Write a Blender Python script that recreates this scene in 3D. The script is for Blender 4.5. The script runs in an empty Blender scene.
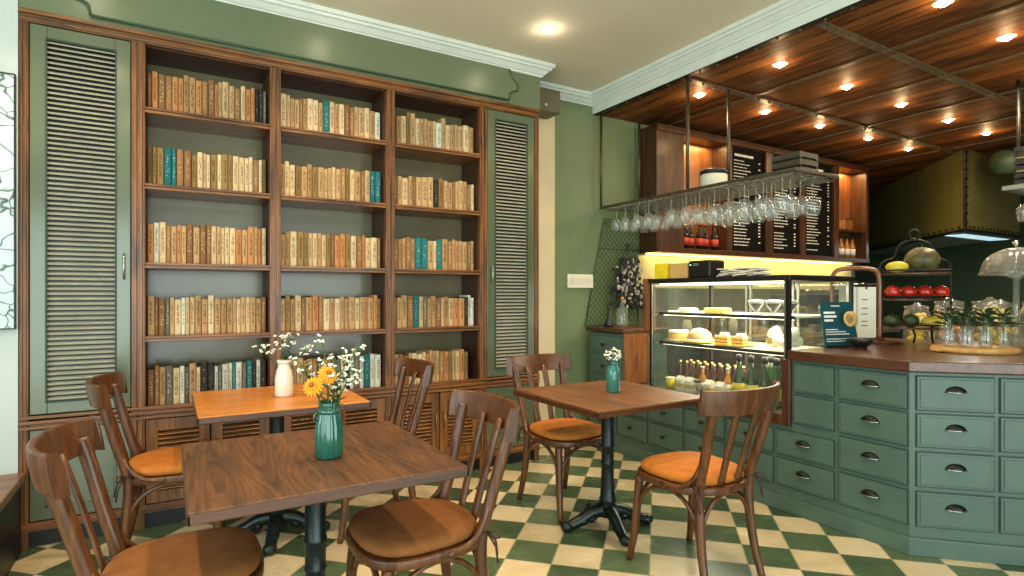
import bpy, bmesh, math, random
from mathutils import Vector, Matrix
R = random.Random(11)
PI = math.pi
D = math.radians
col = bpy.context.scene.collection
scene = bpy.context.scene

# ------------------------------------------------------------------ materials
def lin(r, g, b):
    def f(c):
        c /= 255.0
        return c / 12.92 if c <= .04045 else ((c + .055) / 1.055) ** 2.4
    return (f(r), f(g), f(b), 1)

def new_mat(name):
    m = bpy.data.materials.new(name); m.use_nodes = True
    nt = m.node_tree
    return m, nt, nt.nodes['Principled BSDF'], nt.nodes['Material Output']

def nd(nt, t, **kw):
    n = nt.nodes.new(t)
    for k, v in kw.items():
        if k in n.inputs.keys(): n.inputs[k].default_value = v
        else: setattr(n, k, v)
    return n

def plain(name, c, rough=.5, metal=0, var=.12, scale=8, bump=0.0, coat=0, spec=.5):
    m, nt, b, o = new_mat(name)
    tc = nd(nt, 'ShaderNodeTexCoord'); n = nd(nt, 'ShaderNodeTexNoise'); n.inputs['Scale'].default_value = scale; n.inputs['Detail'].default_value = 4
    nt.links.new(tc.outputs['Object'], n.inputs['Vector'])
    r = nd(nt, 'ShaderNodeValToRGB')
    r.color_ramp.elements[0].position = .3; r.color_ramp.elements[1].position = .7
    r.color_ramp.elements[0].color = tuple(x * (1 - var) for x in c[:3]) + (1,)
    r.color_ramp.elements[1].color = tuple(min(1, x * (1 + var)) for x in c[:3]) + (1,)
    nt.links.new(n.outputs['Fac'], r.inputs['Fac']); nt.links.new(r.outputs['Color'], b.inputs['Base Color'])
    b.inputs['Roughness'].default_value = rough; b.inputs['Metallic'].default_value = metal
    b.inputs['Coat Weight'].default_value = coat; b.inputs['Coat Roughness'].default_value = .15
    b.inputs['Specular IOR Level'].default_value = spec
    if bump:
        bp = nd(nt, 'ShaderNodeBump'); bp.inputs['Strength'].default_value = bump; bp.inputs['Distance'].default_value = .01
        nt.links.new(n.outputs['Fac'], bp.inputs['Height']); nt.links.new(bp.outputs['Normal'], b.inputs['Normal'])
    return m

def wood(name, dark, light, axis=0, scale=1.0, rough=.35, coat=.3, rings=False, contrast=(.3, .72)):
    m, nt, b, o = new_mat(name)
    tc = nd(nt, 'ShaderNodeTexCoord'); mp = nd(nt, 'ShaderNodeMapping')
    s = [14 * scale] * 3; s[axis] = 1.2 * scale
    mp.inputs['Scale'].default_value = s
    nt.links.new(tc.outputs['Object'], mp.inputs['Vector'])
    n = nd(nt, 'ShaderNodeTexNoise'); n.inputs['Scale'].default_value = 2.2; n.inputs['Detail'].default_value = 8; n.inputs['Roughness'].default_value = .65; n.inputs['Distortion'].default_value = .6
    nt.links.new(mp.outputs['Vector'], n.inputs['Vector'])
    fac = n.outputs['Fac']
    if rings:
        mp2 = nd(nt, 'ShaderNodeMapping'); s2 = [5.5 * scale] * 3; s2[axis] = .75 * scale; mp2.inputs['Scale'].default_value = s2
        nt.links.new(tc.outputs['Object'], mp2.inputs['Vector'])
        n2 = nd(nt, 'ShaderNodeTexNoise'); n2.inputs['Scale'].default_value = 1.0; n2.inputs['Detail'].default_value = 1.5
        nt.links.new(mp2.outputs['Vector'], n2.inputs['Vector'])
        mu = nd(nt, 'ShaderNodeMath', operation='MULTIPLY'); mu.inputs[1].default_value = 26
        nt.links.new(n2.outputs['Fac'], mu.inputs[0])
        si = nd(nt, 'ShaderNodeMath', operation='FRACT'); nt.links.new(mu.outputs[0], si.inputs[0])
        mx = nd(nt, 'ShaderNodeMath', operation='MULTIPLY_ADD'); mx.inputs[1].default_value = .17
        sub = nd(nt, 'ShaderNodeMath', operation='SUBTRACT'); sub.inputs[1].default_value = .11
        nt.links.new(si.outputs[0], mx.inputs[0]); nt.links.new(n.outputs['Fac'], sub.inputs[0]); nt.links.new(sub.outputs[0], mx.inputs[2])
        fac = mx.outputs[0]
    r = nd(nt, 'ShaderNodeValToRGB')
    r.color_ramp.elements[0].position = contrast[0]; r.color_ramp.elements[1].position = contrast[1]
    r.color_ramp.elements[0].color = dark; r.color_ramp.elements[1].color = light
    nt.links.new(fac, r.inputs['Fac']); nt.links.new(r.outputs['Color'], b.inputs['Base Color'])
    b.inputs['Roughness'].default_value = rough; b.inputs['Coat Weight'].default_value = coat; b.inputs['Coat Roughness'].default_value = .2
    bp = nd(nt, 'ShaderNodeBump'); bp.inputs['Strength'].default_value = .15; bp.inputs['Distance'].default_value = .004
    nt.links.new(fac, bp.inputs['Height']); nt.links.new(bp.outputs['Normal'], b.inputs['Normal'])
    return m

def emis(name, c, s):
    m, nt, b, o = new_mat(name)
    b.inputs['Base Color'].default_value = c; b.inputs['Emission Color'].default_value = c; b.inputs['Emission Strength'].default_value = s
    return m

def glass(name, tint=(1, 1, 1, 1), white=.06, gl=.9):
    m, nt, b, o = new_mat(name)
    nt.nodes.remove(b)
    tr = nd(nt, 'ShaderNodeBsdfTransparent'); tr.inputs['Color'].default_value = tint
    g = nd(nt, 'ShaderNodeBsdfGlossy'); g.inputs['Roughness'].default_value = .04; g.inputs['Color'].default_value = (gl, gl, gl, 1)
    d = nd(nt, 'ShaderNodeBsdfDiffuse'); d.inputs['Color'].default_value = (.8, .85, .82, 1)
    lw = nd(nt, 'ShaderNodeLayerWeight'); lw.inputs['Blend'].default_value = .5
    pw = nd(nt, 'ShaderNodeMath', operation='POWER'); pw.inputs[1].default_value = 2.6; ma = nd(nt, 'ShaderNodeMath', operation='MULTIPLY_ADD'); ma.inputs[1].default_value = .7; ma.inputs[2].default_value = .05
    nt.links.new(lw.outputs['Facing'], pw.inputs[0]); nt.links.new(pw.outputs[0], ma.inputs[0])
    m1 = nd(nt, 'ShaderNodeMixShader'); m2 = nd(nt, 'ShaderNodeMixShader'); m2.inputs[0].default_value = white
    nt.links.new(ma.outputs[0], m1.inputs[0]); nt.links.new(tr.outputs[0], m1.inputs[1]); nt.links.new(g.outputs[0], m1.inputs[2])
    nt.links.new(m1.outputs[0], m2.inputs[1]); nt.links.new(d.outputs[0], m2.inputs[2]); nt.links.new(m2.outputs[0], o.inputs['Surface'])
    return m

def floor_mat():
    m, nt, b, o = new_mat('checker_tile')
    S = TILE
    tc = nd(nt, 'ShaderNodeTexCoord'); mp = nd(nt, 'ShaderNodeMapping', vector_type='TEXTURE')
    mp.inputs['Rotation'].default_value = (0, 0, math.radians(45)); mp.inputs['Location'].default_value = (TX, TY, 0); mp.inputs['Scale'].default_value = (S, S, S)
    nt.links.new(tc.outputs['Object'], mp.inputs['Vector'])
    sp = nd(nt, 'ShaderNodeSeparateXYZ'); nt.links.new(mp.outputs[0], sp.inputs[0])
    def M(op, a, bb=None):
        n = nd(nt, 'ShaderNodeMath', operation=op)
        for i, v in enumerate((a, bb)):
            if v is None: continue
            if isinstance(v, (int, float)): n.inputs[i].default_value = v
            else: nt.links.new(v, n.inputs[i])
        return n.outputs[0]
    fx = M('FLOOR', sp.outputs[0]); fy = M('FLOOR', sp.outputs[1])
    chk = M('ABSOLUTE', M('MODULO', M('ADD', M('ADD', fx, fy), 1), 2))
    gx = M('ABSOLUTE', M('SUBTRACT', M('FRACT', sp.outputs[0]), .5)); gy = M('ABSOLUTE', M('SUBTRACT', M('FRACT', sp.outputs[1]), .5))
    grout = M('GREATER_THAN', M('MAXIMUM', gx, gy), .487)
    n = nd(nt, 'ShaderNodeTexNoise'); n.inputs['Scale'].default_value = 5; n.inputs['Detail'].default_value = 6
    nt.links.new(tc.outputs['Object'], n.inputs['Vector'])
    wn = nd(nt, 'ShaderNodeTexWhiteNoise', noise_dimensions='2D'); cb = nd(nt, 'ShaderNodeCombineXYZ'); nt.links.new(fx, cb.inputs[0]); nt.links.new(fy, cb.inputs[1]); nt.links.new(cb.outputs[0], wn.inputs['Vector'])
    v = M('ADD', M('MULTIPLY', n.outputs['Fac'], .6), M('MULTIPLY', wn.outputs['Value'], .4))
    def ramp(a, c):
        r = nd(nt, 'ShaderNodeValToRGB'); r.color_ramp.elements[0].color = a; r.color_ramp.elements[1].color = c
        r.color_ramp.elements[0].position = .3; r.color_ramp.elements[1].position = .75
        nt.links.new(v, r.inputs['Fac']); return r.outputs['Color']
    cg = ramp(lin(56, 74, 52), lin(88, 108, 78)); cc = ramp(lin(196, 178, 142), lin(228, 212, 178))
    mx = nd(nt, 'ShaderNodeMix', data_type='RGBA'); nt.links.new(chk, mx.inputs[0]); nt.links.new(cg, mx.inputs[6]); nt.links.new(cc, mx.inputs[7])
    mg = nd(nt, 'ShaderNodeMix', data_type='RGBA'); nt.links.new(grout, mg.inputs[0]); nt.links.new(mx.outputs[2], mg.inputs[6]); mg.inputs[7].default_value = lin(150, 145, 120)
    nt.links.new(mg.outputs[2], b.inputs['Base Color'])
    b.inputs['Roughness'].default_value = .28
    rr = M('ADD', M('MULTIPLY', n.outputs['Fac'], .25), .12); nt.links.new(rr, b.inputs['Roughness'])
    bp = nd(nt, 'ShaderNodeBump'); bp.inputs['Strength'].default_value = .3; bp.inputs['Distance'].default_value = .003; bp.invert = True
    nt.links.new(grout, bp.inputs['Height']); nt.links.new(bp.outputs['Normal'], b.inputs['Normal'])
    return m

def plank_mat():
    m, nt, b, o = new_mat('ceiling_planks')
    tc = nd(nt, 'ShaderNodeTexCoord'); sp = nd(nt, 'ShaderNodeSeparateXYZ'); nt.links.new(tc.outputs['Object'], sp.inputs[0])
    def M(op, a, bb=None):
        n = nd(nt, 'ShaderNodeMath', operation=op)
        for i, v in enumerate((a, bb)):
            if v is None: continue
            if isinstance(v, (int, float)): n.inputs[i].default_value = v
            else: nt.links.new(v, n.inputs[i])
        return n.outputs[0]
    px_ = M('MULTIPLY', sp.outputs[0], 1 / .145)
    idx = M('FLOOR', px_); fr = M('FRACT', px_)
    gap = M('GREATER_THAN', M('ABSOLUTE', M('SUBTRACT', fr, .5)), .47)
    wn = nd(nt, 'ShaderNodeTexWhiteNoise', noise_dimensions='1D'); nt.links.new(idx, wn.inputs['W'])
    cb = nd(nt, 'ShaderNodeCombineXYZ'); nt.links.new(M('MULTIPLY', sp.outputs[0], 9), cb.inputs[0]); nt.links.new(M('ADD', M('MULTIPLY', sp.outputs[1], 1.3), M('MULTIPLY', wn.outputs['Value'], 30)), cb.inputs[1])
    n = nd(nt, 'ShaderNodeTexNoise'); n.inputs['Scale'].default_value = 2; n.inputs['Detail'].default_value = 7; n.inputs['Distortion'].default_value = .8; nt.links.new(cb.outputs[0], n.inputs['Vector'])
    v = M('ADD', M('MULTIPLY', n.outputs['Fac'], .75), M('MULTIPLY', wn.outputs['Value'], .3))
    r = nd(nt, 'ShaderNodeValToRGB'); r.color_ramp.elements[0].position = .3; r.color_ramp.elements[1].position = .8
    r.color_ramp.elements[0].color = lin(44, 25, 14); r.color_ramp.elements[1].color = lin(156, 100, 54)
    nt.links.new(v, r.inputs['Fac'])
    mg = nd(nt, 'ShaderNodeMix', data_type='RGBA'); nt.links.new(gap, mg.inputs[0]); nt.links.new(r.outputs[0], mg.inputs[6]); mg.inputs[7].default_value = lin(25, 14, 8)
    nt.links.new(mg.outputs[2], b.inputs['Base Color']); b.inputs['Roughness'].default_value = .6; b.inputs['Specular IOR Level'].default_value = .12
    bp = nd(nt, 'ShaderNodeBump'); bp.inputs['Strength'].default_value = .5; bp.inputs['Distance'].default_value = .01; bp.invert = True
    nt.links.new(gap, bp.inputs['Height']); nt.links.new(bp.outputs['Normal'], b.inputs['Normal'])
    return m

def book_mat(name, c1, c2, ink, hi=.5):
    m, nt, b, o = new_mat(name)
    tc = nd(nt, 'ShaderNodeTexCoord'); oi = nd(nt, 'ShaderNodeObjectInfo')
    r = nd(nt, 'ShaderNodeValToRGB'); r.color_ramp.elements[0].color = c1; r.color_ramp.elements[1].color = c2
    nt.links.new(oi.outputs['Random'], r.inputs['Fac'])
    mp = nd(nt, 'ShaderNodeMapping'); mp.inputs['Scale'].default_value = (2, 2, 14)
    nt.links.new(tc.outputs['Generated'], mp.inputs['Vector'])
    va = nd(nt, 'ShaderNodeVectorMath', operation='ADD'); cb = nd(nt, 'ShaderNodeCombineXYZ')
    mu = nd(nt, 'ShaderNodeMath', operation='MULTIPLY'); mu.inputs[1].default_value = 97
    nt.links.new(oi.outputs['Random'], mu.inputs[0]); nt.links.new(mu.outputs[0], cb.inputs[0]); nt.links.new(mu.outputs[0], cb.inputs[2])
    nt.links.new(mp.outputs[0], va.inputs[0]); nt.links.new(cb.outputs[0], va.inputs[1])
    n = nd(nt, 'ShaderNodeTexNoise'); n.inputs['Scale'].default_value = 1.6; n.inputs['Detail'].default_value = 5; nt.links.new(va.outputs[0], n.inputs['Vector'])
    sp = nd(nt, 'ShaderNodeSeparateXYZ'); nt.links.new(tc.outputs['Generated'], sp.inputs[0])
    def M(op, a, bb=None):
        q = nd(nt, 'ShaderNodeMath', operation=op)
        for i, v in enumerate((a, bb)):
            if v is None: continue
            if isinstance(v, (int, float)): q.inputs[i].default_value = v
            else: nt.links.new(v, q.inputs[i])
        return q.outputs[0]
    mid = M('LESS_THAN', M('ABSOLUTE', M('SUBTRACT', sp.outputs[0], .5)), .22)
    zz = M('LESS_THAN', M('ABSOLUTE', M('SUBTRACT', sp.outputs[2], .55)), .3)
    ik = M('MULTIPLY', M('MULTIPLY', mid, zz), M('GREATER_THAN', n.outputs['Fac'], hi))
    ik = M('MULTIPLY', ik, .75)
    mx = nd(nt, 'ShaderNodeMix', data_type='RGBA'); nt.links.new(ik, mx.inputs[0]); nt.links.new(r.outputs[0], mx.inputs[6]); mx.inputs[7].default_value = ink
    hs = nd(nt, 'ShaderNodeHueSaturation'); nt.links.new(mx.outputs[2], hs.inputs['Color']); nt.links.new(M('ADD', M('MULTIPLY', n.outputs['Fac'], .9), .55), hs.inputs['Value'])
    nt.links.new(hs.outputs[0], b.inputs['Base Color']); b.inputs['Roughness'].default_value = .75; b.inputs['Specular IOR Level'].default_value = .25
    return m

def mural_mat():
    m, nt, b, o = new_mat('line_mural')
    tc = nd(nt, 'ShaderNodeTexCoord')
    v = nd(nt, 'ShaderNodeTexVoronoi', feature='DISTANCE_TO_EDGE'); v.inputs['Scale'].default_value = 11
    n = nd(nt, 'ShaderNodeTexNoise'); n.inputs['Scale'].default_value = 6
    nt.links.new(tc.outputs['Object'], n.inputs['Vector'])
    mx = nd(nt, 'ShaderNodeMix', data_type='RGBA'); mx.inputs[0].default_value = .15
    nt.links.new(tc.outputs['Object'], mx.inputs[6]); nt.links.new(n.outputs['Color'], mx.inputs[7]); nt.links.new(mx.outputs[2], v.inputs['Vector'])
    r = nd(nt, 'ShaderNodeValToRGB'); e = r.color_ramp.elements
    e[0].color = lin(30, 40, 42); e[0].position = .0; e[1].color = lin(205, 228, 226); e[1].position = .045
    nt.links.new(v.outputs['Distance'], r.inputs['Fac']); nt.links.new(r.outputs[0], b.inputs['Base Color']); b.inputs['Roughness'].default_value = .6
    return m

TILE, TX, TY = .236, 2.454, 2.505
M_ = {}
M_['floor'] = floor_mat()
M_['plank'] = plank_mat()
M_['white_wall'] = plain('white_plaster', lin(196, 204, 202), .7, var=.03, scale=3)
M_['ceil'] = plain('ceiling_paint', lin(228, 220, 198), .75, var=.03, scale=2)
M_['crown'] = plain('crown_paint', lin(214, 222, 216), .5, var=.04)
M_['green_wall'] = plain('sage_green_paint', lin(114, 130, 94), .45, var=.07, scale=3)
M_['green_dark'] = plain('dark_green_paint', lin(62, 80, 54), .5, var=.1, scale=4)
M_['soffit'] = plain('soffit_green_gloss', lin(104, 116, 90), .3, var=.05, scale=3)
M_['door_green'] = plain('door_green_satin', lin(86, 97, 72), .3, var=.08, scale=4, coat=.9)
M_['slat_lit'] = plain('slat_lit', lin(168, 166, 148), .4, var=.1)  # pale tone stands for light caught on the green slats
M_['counter'] = plain('counter_green', lin(76, 98, 88), .42, var=.1, scale=5)
M_['groove'] = plain('groove_green', lin(42, 62, 52), .6)
M_['case_wood'] = wood('bookcase_wood', lin(40, 22, 9), lin(158, 98, 44), 2, 1.0, .4)
M_['case_wood_h'] = wood('bookcase_wood_level', lin(40, 22, 9), lin(158, 98, 44), 0, 1.0, .4)
M_['case_back'] = plain('case_back_panel', lin(112, 100, 70), .3, var=.12, coat=.5, scale=3)
M_['case_in'] = wood('case_inner_wood', lin(46, 26, 16), lin(84, 50, 30), 2, 1.0, .5, 0)
M_['chair'] = wood('chair_wood', lin(44, 22, 9), lin(114, 66, 31), 2, 1.2, .36, .15)
M_['chair_red'] = wood('chair_wood_red', lin(92, 44, 18), lin(150, 84, 40), 2, 1.2, .3, .5)
M_['table_front'] = wood('oak_stained', lin(52, 30, 17), lin(112, 71, 40), 1, .9, .5, .05, True)
M_['table_right'] = wood('walnut_top', lin(72, 40, 20), lin(142, 90, 48), 1, 1.0, .48, .08, True)
M_['table_back'] = wood('tabletop_lit', lin(168, 98, 34), lin(224, 148, 66), 0, 1.0, .4, .2, True)  # brighter orange paints in the light falling on this tabletop
M_['edge'] = wood('table_edge', lin(48, 25, 14), lin(96, 54, 30), 0, 1.0, .35, .3)
M_['counter_top'] = wood('counter_top_wood', lin(44, 24, 15), lin(112, 64, 36), 1, .8, .28, .3)
M_['brown_panel'] = wood('brown_panel', lin(90, 50, 24), lin(170, 104, 54), 2, .7, .4, .2)
M_['cab_wood'] = wood('cabinet_wood', lin(34, 17, 8), lin(96, 54, 27), 2, .8, .4, .2)
M_['cushion'] = plain('velvet_shaded', lin(128, 80, 42), .8, var=.14, scale=22, bump=.25, spec=.2)  # darker copy of the seat velvet, shade painted in
M_['cushion_lit'] = plain('velvet_lit', lin(176, 106, 42), .8, var=.14, scale=22, bump=.25, spec=.2)  # same velvet, light on the seats painted in as orange
M_['tie'] = plain('tie_cord', lin(60, 38, 26), .8)
M_['iron'] = plain('teal_cast_iron', lin(11, 29, 31), .32, .2, var=.2, scale=20, bump=.1)
M_['black'] = plain('black_satin', lin(18, 18, 18), .4)
M_['black_metal'] = plain('black_metal', lin(34, 36, 32), .4, .7, var=.2)
M_['rack_iron'] = plain('rack_iron', lin(92, 86, 70), .4, .6, var=.25, scale=15)
M_['steel'] = plain('brushed_steel', lin(170, 172, 165), .3, .9, var=.1)
M_['chrome'] = plain('chrome', lin(215, 215, 210), .15, 1)
M_['brass'] = plain('aged_brass', lin(170, 140, 90), .3, .9)
M_['glass'] = glass('clear_glass', (1, 1, 1, 1), .05)
M_['pane'] = glass('case_pane', (.95, .98, .96, 1), .015, .6)
M_['stem_glass'] = glass('stemware_glass', (.97, .97, .95, 1), .10, 1)
M_['teal_glass'] = plain('teal_glazed', lin(52, 120, 112), .12, var=.1, coat=.6)
M_['vase_green'] = plain('green_glaze', lin(26, 92, 78), .12, var=.15, coat=.8)
M_['vase_white'] = plain('white_glaze', lin(232, 228, 212), .2, coat=.5, var=.03)
M_['leaf'] = plain('leaf_green', lin(62, 92, 44), .5, var=.3, scale=40)
M_['leaf_dark'] = plain('leaf_dark', lin(48, 74, 40), .5, var=.3, scale=40)
M_['petal_w'] = plain('white_petal', lin(240, 238, 222), .6, var=.05)
M_['petal_y'] = plain('yellow_petal', lin(240, 156, 16), .6, var=.15, scale=60)
M_['petal_c'] = plain('flower_centre', lin(150, 84, 20), .7)
M_['dry'] = plain('dried_purple', lin(52, 52, 52), .8, var=.4, scale=50)
M_['yellow'] = plain('yellow_card', lin(240, 215, 30), .5)
M_['kraft'] = plain('kraft_card', lin(205, 170, 105), .6)
M_['paper'] = plain('paper', lin(226, 220, 205), .7, var=.03)
M_['board'] = plain('chalkboard', lin(14, 14, 13), .7, var=.2, spec=.1)
M_['chalk'] = plain('chalk_white', lin(235, 232, 222), .7)
M_['teal_card'] = plain('teal_card', lin(22, 72, 82), .4)
M_['hood'] = plain('olive_metal', lin(128, 122, 70), .35, .3, var=.12, scale=6, bump=.1)
M_['bottle_green'] = plain('green_bottle', lin(30, 64, 22), .25, coat=.25, var=.2)
M_['bottle_brown'] = plain('brown_bottle', lin(62, 30, 12), .25, coat=.1)
M_['bottle_clear'] = plain('amber_bottle', lin(170, 110, 40), .25, coat=.1)
M_['bottle_black'] = plain('black_bottle', lin(14, 12, 12), .12, coat=.1)
M_['red'] = plain('red_skin', lin(190, 40, 22), .22, var=.25, coat=.5)
M_['label_red'] = plain('red_label', lin(190, 64, 40), .5)
M_['label_y'] = plain('yellow_label', lin(214, 190, 60), .5)
M_['squash'] = plain('yellow_squash', lin(214, 190, 60), .35, var=.15)
M_['melon'] = plain('striped_melon', lin(90, 84, 50), .4, var=.8, scale=11)
M_['gourd'] = plain('green_gourd', lin(60, 74, 46), .4, var=.4)
M_['cake'] = plain('cake_sponge', lin(226, 178, 96), .8, var=.15, scale=30)
M_['cream'] = plain('cream', lin(244, 236, 214), .5, var=.04)
M_['choc'] = plain('chocolate', lin(60, 34, 20), .35)
M_['plate_y'] = plain('yellow_plate', lin(226, 200, 90), .3)
M_['board_wood'] = wood('board_wood', lin(190, 138, 74), lin(222, 176, 108), 0, 1, .5, .1)
M_['led'] = emis('led_strip', (1, .86, .62, 1), 7)
M_['led_y'] = emis('warm_led_strip', (1, .66, .18, 1), 9)
M_['bulb'] = emis('downlight_lens', (1, .80, .52, 1), 60)
M_['mural'] = mural_mat()
M_['curtain'] = plain('cream_trim', lin(226, 208, 172), .6, var=.04)
M_['shutter'] = plain('olive_grey_box', lin(98, 92, 72), .5)
M_['page'] = plain('page_edge', lin(196, 176, 140), .9)

# ------------------------------------------------------------------ mesh builder
class MB:
    def __init__(s): s.v = []; s.f = []; s.sm = []; s.mi = []; s.m = 0
    def add(s, vs, fs, smooth=False):
        o = len(s.v); s.v += [tuple(v) for v in vs]
        for f in fs: s.f.append(tuple(i + o for i in f)); s.sm.append(smooth); s.mi.append(s.m)
        return s
    def box(s, x0, x1, y0, y1, z0, z1, M=None):
        v = [Vector(p) for p in ((x0, y0, z0), (x1, y0, z0), (x1, y1, z0), (x0, y1, z0), (x0, y0, z1), (x1, y0, z1), (x1, y1, z1), (x0, y1, z1))]
        if M: v = [M @ p for p in v]
        return s.add(v, [(0, 3, 2, 1), (4, 5, 6, 7), (0, 1, 5, 4), (1, 2, 6, 5), (2, 3, 7, 6), (3, 0, 4, 7)])
    def cbox(s, c, sz, M=None):
        a = [q / 2 for q in sz]
        T = Matrix.Translation(c) @ (M.to_4x4() if M else Matrix.Identity(4))
        return s.box(-a[0], a[0], -a[1], a[1], -a[2], a[2], T)
    def prism(s, poly, z0, z1, M=None, smooth=False):
        n = len(poly); v = [Vector((x, y, z0)) for x, y in poly] + [Vector((x, y, z1)) for x, y in poly]
        if M: v = [M @ p for p in v]
        s.add(v, [tuple(range(n))[::-1], tuple(range(n, 2 * n))])
        o = len(s.v) - 2 * n
        for i in range(n):
            j = (i + 1) % n; s.f.append((o + i, o + j, o + n + j, o + n + i)); s.sm.append(smooth); s.mi.append(s.m)
        return s
    def lathe(s, prof, c=(0, 0, 0), n=20, M=None, wob=None):
        v = []; f = []; k = len(prof)
        for i in range(n):
            a = 2 * PI * i / n
            for r, z in prof:
                q = r * (1 + (wob[1] * math.cos(wob[0] * a) if wob else 0))
                p = Vector((q * math.cos(a), q * math.sin(a), z))
                if M: p = M @ p
                v.append(p + Vector(c))
        for i in range(n):
            j = (i + 1) % n
            for t in range(k - 1): f.append((i * k + t, j * k + t, j * k + t + 1, i * k + t + 1))
        s.add(v, f, True); o = len(s.v) - len(v)
        if prof[0][0] > 1e-4: s.f.append(tuple(o + i * k for i in range(n))[::-1]); s.sm.append(False); s.mi.append(s.m)
        if prof[-1][0] > 1e-4: s.f.append(tuple(o + i * k + k - 1 for i in range(n))); s.sm.append(False); s.mi.append(s.m)
        return s
    def tube(s, pts, rad, n=8, sx=1, up=None, closed=False):
        pts = [Vector(p) for p in pts]; m = len(pts)
        if not isinstance(rad, (list, tuple)): rad = [rad] * m
        v = []; f = []
        ref = Vector(up) if up else Vector((0, 0, 1))
        prev = None
        for i, p in enumerate(pts):
            if closed: t = (pts[(i + 1) % m] - pts[i - 1]).normalized()
            else: t = (pts[min(i + 1, m - 1)] - pts[max(i - 1, 0)]).normalized()
            if prev is None or up:
                a = t.cross(ref)
                if a.length < 1e-3: a = t.cross(Vector((0, 1, 0)))
            else:
                a = prev - t * prev.dot(t)
            a.normalize(); prev = a.copy(); b = t.cross(a).normalized()
            for q in range(n):
                th = 2 * PI * q / n + (PI / n)
                v.append(p + a * math.cos(th) * rad[i] * sx + b * math.sin(th) * rad[i])
        for i in range(m if closed else m - 1):
            for q in range(n):
                r = (q + 1) % n; i2 = (i + 1) % m
                f.append((i * n + q, i2 * n + q, i2 * n + r, i * n + r))
        if not closed: f.append(tuple(range(n))); f.append(tuple(range((m - 1) * n, m * n))[::-1])
        return s.add(v, f, n > 4)
    def ball(s, c, r, n=8, M=None):
        if not isinstance(r, (tuple, list)): r = (r, r, r)
        k = max(4, n // 2 + 1); v = []; f = []
        for i in range(1, k):
            for j in range(n):
                a = PI * i / k; b = 2 * PI * j / n
                p = Vector((r[0] * math.sin(a) * math.cos(b), r[1] * math.sin(a) * math.sin(b), r[2] * math.cos(a)))
                v.append(p)
        v += [Vector((0, 0, r[2])), Vector((0, 0, -r[2]))]
        if M: v = [M @ p for p in v]
        v = [p + Vector(c) for p in v]
        for i in range(k - 2):
            for j in range(n): q = (j + 1) % n; f.append((i * n + j, (i + 1) * n + j, (i + 1) * n + q, i * n + q))
        T = len(v) - 2; B = len(v) - 1
        for j in range(n): q = (j + 1) % n; f.append((T, j, q)); f.append((B, (k - 2) * n + q, (k - 2) * n + j))
        return s.add(v, f, True)

def obj(name, mb, mat, parent=None, bev=0, seg=2, sub=0, kind=None):
    me = bpy.data.meshes.new(name); me.from_pydata(mb.v, [], mb.f); me.update()
    me.polygons.foreach_set('use_smooth', mb.sm)
    for m in (mat if isinstance(mat, (list, tuple)) else [mat]): me.materials.append(m)
    me.polygons.foreach_set('material_index', mb.mi)
    o = bpy.data.objects.new(name, me); col.objects.link(o); o.parent = parent
    if bev:
        b = o.modifiers.new('bevel', 'BEVEL'); b.width = bev; b.segments = seg; b.limit_method = 'ANGLE'; b.angle_limit = .9
    if sub:
        b = o.modifiers.new('subsurf', 'SUBSURF'); b.levels = sub; b.render_levels = sub
    if kind: o['kind'] = kind
    return o

def thing(name, label, cat, loc=(0, 0, 0), rz=0, group=None):
    o = bpy.data.objects.new(name, None); col.objects.link(o); o.empty_display_size = .05
    o.location = loc; o.rotation_euler = (0, 0, rz); o['label'] = label; o['category'] = cat
    if group: o['group'] = group
    return o

def tag(o, label, cat, group=None, loc=None, rz=None):
    o['label'] = label; o['category'] = cat
    if group: o['group'] = group
    if loc is not None: o.location = loc
    if rz is not None: o.rotation_euler = (0, 0, rz)
    return o

def struct(name, mb, mat, bev=0, parent=None):
    o = obj(name, mb, mat, parent, bev)
    if parent is None: o['kind'] = 'structure'
    return o

KIDS = {}
def dup(root, loc, rz=None, label=None, group=None):
    r = root.copy(); col.objects.link(r); r.location = loc
    if rz is not None: r.rotation_euler = (0, 0, rz)
    if label: r['label'] = label
    if group: r['group'] = group
    for ch in list(root.children):
        c = ch.copy(); col.objects.link(c); c.parent = r
        for g in list(ch.children):
            d = g.copy(); col.objects.link(d); d.parent = c
    return r

ORD = ['first', 'second', 'third', 'fourth', 'fifth', 'sixth', 'seventh', 'eighth', 'ninth', 'tenth', 'eleventh', 'twelfth', 'thirteenth', 'fourteenth', 'fifteenth', 'sixteenth', 'seventeenth', 'eighteenth', 'nineteenth', 'twentieth', 'twenty-first', 'twenty-second', 'twenty-third', 'twenty-fourth']
def rotm(ax, a): return Matrix.Rotation(a, 4, ax)

# ------------------------------------------------------------------ room shell
YB, XL, XR, YW = 3.87, -.673, 2.57, 4.22
ZC, ZW, XB = 3.18, 3.02, 3.39
struct('floor', MB().box(-2.6, 11.2, -2.6, 6.0, -.1, 0), M_['floor'])
struct('ceiling', MB().box(-2.6, XB + .02, -2.6, YW + .1, ZC, ZC + .1), M_['ceil'])
struct('ceiling_wood', MB().box(XB + .03, 11.2, -2.6, 6.0, ZW, ZW + .08), M_['plank'])
# white wall left of the bookcase, reveal and soffit above it
struct('wall_left_end', MB().box(-2.6, XL - .004, YB, YW, 0, ZC), M_['white_wall'])
struct('wall_back', MB().box(-.68, 7.72, YW, YW + .1, 0, ZC), M_['green_wall'])
s = MB().box(XL, XR, YB, YW - .01, 2.824, ZC)
struct('wall_soffit', s, M_['soffit'])
def frame_cut(pts_outer, y0, y1):
    return MB().prism([(p[0], p[1]) for p in pts_outer], y0, y1, M=Matrix(((1, 0, 0, 0), (0, 0, -1, 0), (0, 1, 0, 0), (0, 0, 0, 1))))
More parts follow.
